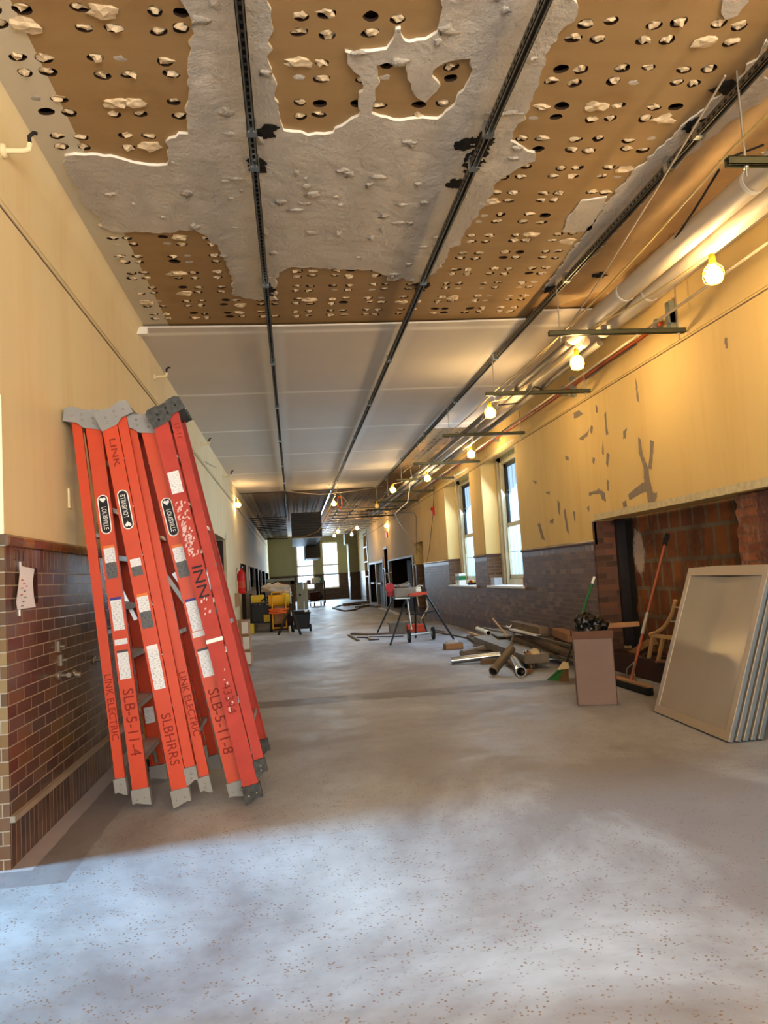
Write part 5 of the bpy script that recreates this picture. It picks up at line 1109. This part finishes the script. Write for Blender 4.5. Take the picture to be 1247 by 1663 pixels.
m = MB(); m.tube([LO(ony(692, 975, 14.6)), LO(ony(695, 986, 14.6)), LO(ony(690, 995, 14.6)), LO(ony(684, 1005, 14.6))], .012, 6); m.tube([LO(ony(676, 965, 14.4)), LO(ony(680, 985, 14.4))], .01, 6); m.build('power_cord', 'cream', o)
c = onz(652, 1028); m = MB(); m.box((-.22, -.12, 0), (.2, .12, .20)); m.box((-.24, -.14, .18), (.22, .14, .22)); ob = m.build('oil_bucket', 'card2'); ob.location = (c.x, c.y+.2, 0); tag(ob, 'dusty grey-brown tub on the floor under the threading machine', 'tub')
ob.data.materials.clear(); ob.data.materials.append(M['dust_metal'])
c = onz(680, 1028); o2 = empty('toolbox', (c.x, c.y+.35, 0), 'small red-orange tool box on the floor under the threading machine', 'toolbox'); m = MB(); m.box((-.19, -.1, 0), (.19, .1, .16)); m.build('case', 'redo', o2, bevel=.015); m = MB(); m.tube([(-.08, 0, .16), (-.07, 0, .2), (.07, 0, .2), (.08, 0, .16)], .01, 6); m.build('handle', 'rubber', o2)
# scrap flat on the floor
def scrap(nm, pts, w_, h, mat, label, grp=None, cat='scrap'):
    m = MB(); 
    for a, b in zip(pts, pts[1:]): m.bar(Z(*a, h/2+.002), Z(*b, h/2+.002), w_, h)
    return tag(m.build(nm, mat), label, cat, grp)
scrap('metal_strip', [(572, 1029), (600, 1030), (640, 1028), (660, 1028)], .10, .03, 'wood_d', 'long dark strip of scrap on the floor left of the threading machine')
scrap('metal_strip', [(566, 1031), (582, 1040)], .05, .02, 'wood_d', 'short bent end of scrap left of the threading machine')
scrap('metal_strip', [(580, 1035), (598, 1035), (601, 1039), (616, 1038)], .04, .02, 'blacksteel', 'kinked dark strip in front of the long scrap strip')
scrap('metal_strip', [(600, 1034), (655, 1033)], .03, .015, 'pipe_metal', 'thin rod on the floor beside the kinked strip')
scrap('bent_frame', [(541, 987), (552, 983), (567, 982), (590, 981), (577, 990), (560, 992), (541, 987)], .10, .04, 'kcable', 'dark bent metal frame lying far down the hall')
scrap('lumber_scrap', [(560, 982), (575, 980), (598, 978)], .22, .10, 'wood_d', 'brown lumber scraps on top of the dark bent frame')
scrap('lumber_scrap', [(580, 986), (600, 983), (614, 985)], .20, .08, 'dust_metal', 'greyish scraps right of the dark bent frame')
scrap('white_trim', [(616, 988), (632, 992), (645, 997)], .12, .05, 'white', 'long white trim piece on the floor behind the threading machine', cat='trim')

# ------------------------------------------------------------------ left clutter
def carton(x0, x1, y0, y1, z0, z1, label):
    o = empty('cardboard_box', ((x0+x1)/2, (y0+y1)/2, z0), label, 'box', 'cartons stacked behind the ladders'); a, b, h = (x1-x0)/2, (y1-y0)/2, z1-z0
    m = MB(); m.box((-a, -b, 0), (a, b, h)); m.build('carton', 'card2', o, bevel=.004); m = MB(); m.box((-.03, -b-.001, .0), (.03, -b, h)); m.build('tape', 'wood', o); m = MB(); m.box((a-.10, -b-.002, h*.15), (a-.005, -b-.001, h*.95)); m.build('shipping_label', 'white', o)
carton(-1.03, -.67, 11.9, 12.4, 0, .21, 'lowest of three cartons stacked behind the rightmost ladder'); carton(-1.04, -.68, 11.9, 12.4, .212, .44, 'middle of three cartons stacked behind the rightmost ladder'); carton(-1.05, -.69, 11.9, 12.4, .442, .66, 'top of three cartons stacked behind the rightmost ladder')
m = MB(); c = onx(383, 988, XL); m.box((XL, c.y-.2, .7), (XL+.08, c.y+.2, 1.0)); tag(m.build('wall_box', 'card2'), 'small tan box fixed to the left wall under the fire extinguisher', 'box')
# tripod stand
ap = Vector((-.08, 18.5, .66)); o = empty('tripod_stand', (ap.x, ap.y, 0), 'black tripod stand in front of the yellow machine', 'tripod')
for f_ in (onz(452, 1031, .012), onz(488, 1030, .012), Vector((-.1, 19.0, .012))): m = MB(); m.bar(Vector(f_)-Vector((ap.x, ap.y, 0)), (0, 0, .62), .05, .03); m.build('leg', 'blacksteel', o)
m = MB(); m.tube([(0, 0, .40), (0, 0, 1.05)], .018, 8); m.build('post', 'alu', o); m = MB(); m.tube([(0, 0, .55), (0, 0, .68)], .04, 10); m.build('collar', 'blacksteel', o)
# yellow machine on a hand truck with orange hose
c = Vector((-.36, 19.35, 0)); o = empty('air_compressor', c, 'yellow wheeled machine wrapped in orange hose among the left clutter', 'machine')
m = MB(); m.tube([(-.25, 0, .75), (.08, 0, .75)], .14, 18); m.build('upper_tank', 'yelorange', o); m = MB(); m.tube([(.06, .05, .78), (.26, .05, .74)], .15, 18); m.build('motor_cover', 'yellow', o)
m = MB(); m.box((-.14, -.08, .18), (.12, .1, .62)); m.build('engine_block', 'wood_o', o, bevel=.02); m = MB()
for x in (-.17, .15): m.tube([(x, -.14, .08), (x, -.14, .95)], .018, 8)
m.tube([(-.17, -.14, .95), (.15, -.14, .95)], .018, 8); m.tube([(-.17, -.14, .1), (.15, -.14, .1)], .018, 8); m.build('frame', 'yelorange', o)
m = MB(); P_ = []
for t in range(60): a = t*.5; P_.append(((.25+.01*math.sin(t))*math.cos(a), -.10+.14*math.sin(a), .50+.05*math.sin(t*.37)))
m.tube(P_, .018, 6); m.build('hose', 'hose', o)
for x in (-.22, .2): m = MB(); m.tube([(x-.03, .06, .12), (x+.03, .06, .12)], .12, 18); m.build('wheel', 'rubber', o)
# black tote with wheels
c = Vector((.15, 19.0, 0)); o = empty('wheeled_tote', c, 'black wheeled tote with a loose lid beside the tripod', 'tote')
m = MB(); 
vs = [(-.17, -.2, .06), (.17, -.2, .06), (.17, .2, .06), (-.17, .2, .06), (-.21, -.24, .42), (.21, -.24, .42), (.21, .24, .42), (-.21, .24, .42)]; m.add(vs, [(0, 3, 2, 1), (4, 5, 6, 7), (0, 1, 5, 4), (1, 2, 6, 5), (2, 3, 7, 6), (3, 0, 4, 7)]); m.build('tub', 'black', o, bevel=.02)
m = MB(); m.box((-.23, -.26, .42), (.23, .26, .45)); m.box((-.2, -.22, .45), (.19, .22, .50)); m.build('lid', 'black', o, bevel=.015); m = MB(); m.box((.08, -.262, .46), (.15, -.222, .5)); m.build('white_tag', 'white', o)
for x in (-.2, .2): m = MB(); m.tube([(x-.025, -.17, .085), (x+.025, -.17, .085)], .085, 16); m.build('wheel', 'rubber', o)
m = MB(); c = Vector((-.13, 18.25, .0)); m.lathe([(0, 0), (.03, 0), (.03, .16), (.015, .19), (0, .19)], 12, 0, Matrix.Translation(c)); tag(m.build('white_bottle', 'cream'), 'pale bottle on the floor between the tripod legs', 'bottle')
# tool cart with yellow bins
c = Vector((-.80, 19.9, 0)); o = empty('tool_cart', c, 'dark tool cart with yellow bins against the left wall openings', 'cart')
m = MB(); m.box((-.28, -.3, .20), (.28, .3, .24)); m.box((-.28, -.3, .68), (.28, .3, .72)); m.build('shelf', 'blacksteel', o); m = MB()
for x in (-.26, .26):
    for yv in (-.28, .28): m.tube([(x, yv, .12), (x, yv, .95)], .016, 6)
m.build('frame', 'blacksteel', o)
for i, (x, z, w_) in enumerate(((-.1, .72, .34), (.12, .24, .16), (-.02, .24, .01))):
    if w_ > .05: m = MB(); m.box((x-w_/2, -.28, z), (x+w_/2, .0, z+.18)); m.build('bin', 'yellow', o, bevel=.01)
m = MB(); m.box((-.24, -.2, .25), (.24, .25, .64)); m.build('cabinet', 'black', o)
for x in (-.22, .22): m = MB(); m.tube([(x-.02, -.26, .075), (x+.02, -.26, .075)], .075, 14); m.build('caster', 'rubber', o)
m = MB(); m.tube([(.0, -.3, .75), (.15, -.32, .85), (.35, -.3, .82), (.4, -.3, .7)], .02, 8); m.build('hose', 'rubber', o)
c = Vector((-1.13, 18.9, 0)); m = MB(); m.box((-.14, -.14, 0), (.14, .14, .24)); ob = m.build('yellow_bucket', 'yellow', bevel=.02); ob.location = (-1.12, 19.2, 0); tag(ob, 'square yellow bucket on the floor below the fire extinguisher', 'bucket')
m = MB(); m.blob((-.42, 20.1, 1.02), .30, .25, .14, 3, .35, 2, 0, 4); m.blob((-.2, 20.0, .90), .15, .22, .10, 3, .35, 2, 0, 9); m.blob((-.62, 20.1, 1.06), .18, .2, .10, 3, .3, 2, 0, 14)
tag(m.build('canvas_bundle', 'sack'), 'pale canvas bundle heaped above the yellow machine', 'bundle')
m = MB(); m.box((-.62, 20.0, .0), (-.05, 20.5, .90)); ob = tag(m.build('supply_crate', 'darkred'), 'dark maroon crate stack supporting the pale canvas bundle', 'crate')
m = MB(); n = 12
vs = [(-1.10+.10*math.sin(PI*i/n)*.8, 21.0+.5*i/n, z) for z in (0.25, 1.10) for i in range(n+1)]; m.add(vs, [(i, i+1, n+2+i, n+1+i) for i in range(n)], 0, True); m.add([(a, b+.02, c_) for a, b, c_ in vs], [(i, i+1, n+2+i, n+1+i) for i in range(n)], 0, True); m.box((-1.25, 21.0, 0), (-1.0, 21.6, 1.0)); tag(m.build('wrapped_unit', 'dust_metal'), 'grey wrapped upright unit beside the left wall openings', 'unit')
# framed door leaning, pale panels, far cart
o = empty('framed_door', (-.32, 28.5, 0), 'brown framed door with teal glass standing beyond the left clutter', 'door'); m = MB(); m.box((-.35, 0, 0), (-.22, .08, 1.20)); m.box((.22, 0, 0), (.36, .08, 1.20)); m.box((-.35, 0, 1.08), (.36, .08, 1.20)); m.box((-.35, 0, 0), (.36, .08, .14)); m.build('door_frame', 'wood_d', o); m = MB(); m.box((-.24, .02, .12), (.24, .05, 1.10)); m.build('glass_panel', 'teal', o); m = MB(); m.tube([(-.1, -.02, .75), (.1, -.02, .95)], .02, 6); m.build('pull_bar', 'blacksteel', o)
m = MB(); m.box((-1.0, 30.2, 1.16), (.05, 30.3, 1.30)); m.box((-1.0, 30.2, 0), (-.9, 30.3, 1.2)); m.box((-.05, 30.2, 0), (.05, 30.3, 1.2)); tag(m.build('pale_counter', 'bluegrey'), 'long pale counter edge behind the brown framed door', 'counter')
o = empty('metal_cabinet', (.33, 32.6, 0), 'pale blue metal cabinet standing below the end windows', 'cabinet'); m = MB(); m.box((-.22, 0, .02), (.06, .35, 1.12)); m.build('left_leaf', 'bluegrey', o); m = MB(); m.box((.07, 0, .02), (.24, .35, 1.10)); m.build('right_leaf', 'bluegrey', o); m = MB(); m.box((-.12, -.03, .56), (-.04, 0, .64)); m.build('handle', 'black', o); m = MB(); m.box((-.2, .05, 0), (.22, .3, .02)); m.build('plinth', 'blacksteel', o)
c = Vector((1.0, 36.2, 0)); o = empty('utility_cart', c, 'dark two-shelf utility cart loaded with supplies before the end windows', 'cart')
for z in (.18, .98): m = MB(); m.box((-.42, -.3, z), (.42, .3, z+.04)); m.build('shelf', 'blacksteel', o)
for x in (-.4, .4):
    m = MB(); m.tube([(x, -.28, .1), (x, -.28, 1.1)], .022, 6); m.tube([(x, .28, .1), (x, .28, 1.1)], .022, 6); m.build('post', 'blacksteel', o)
for x in (-.28, -.1, .2, .34): m = MB(); m.tube([(x-.03, -.26, .085), (x+.03, -.26, .085)], .085, 12); m.build('caster', 'rubber', o)
for x, w_, h, mt, lb, nm, cat in ((-.30, .18, .16, 'wood_d', 'brown parcel at the left end of the utility cart top', 'parcel', 'parcel'), (-.12, .12, .24, 'white', 'tall white container on the utility cart, left of two', 'container', 'container'), (.08, .13, .28, 'bluegrey', 'tall pale container on the utility cart, right of two', 'container', 'container'), (.26, .12, .24, 'green', 'dull green box on the utility cart top', 'box', 'box'), (.36, .10, .12, 'card2', 'low tan box at the right end of the utility cart top', 'box', 'box')):
    m = MB(); m.box((c.x+x-w_/2, c.y-.2, 1.021), (c.x+x+w_/2, c.y, 1.02+h)); tag(m.build(nm, mt), lb, cat, 'supplies on the utility cart')
m = MB(); m.box((.72, 36.0, .221), (1.1, 36.4, .62)); tag(m.build('brown_crate', 'darkred'), 'dark crate on the lower shelf of the utility cart', 'crate')
m = MB(); m.blob((1.15, 36.1, .42), .13, .13, .2, 2, .3); tag(m.build('canvas_sack', 'black'), 'black sack on the lower shelf of the utility cart', 'sack')
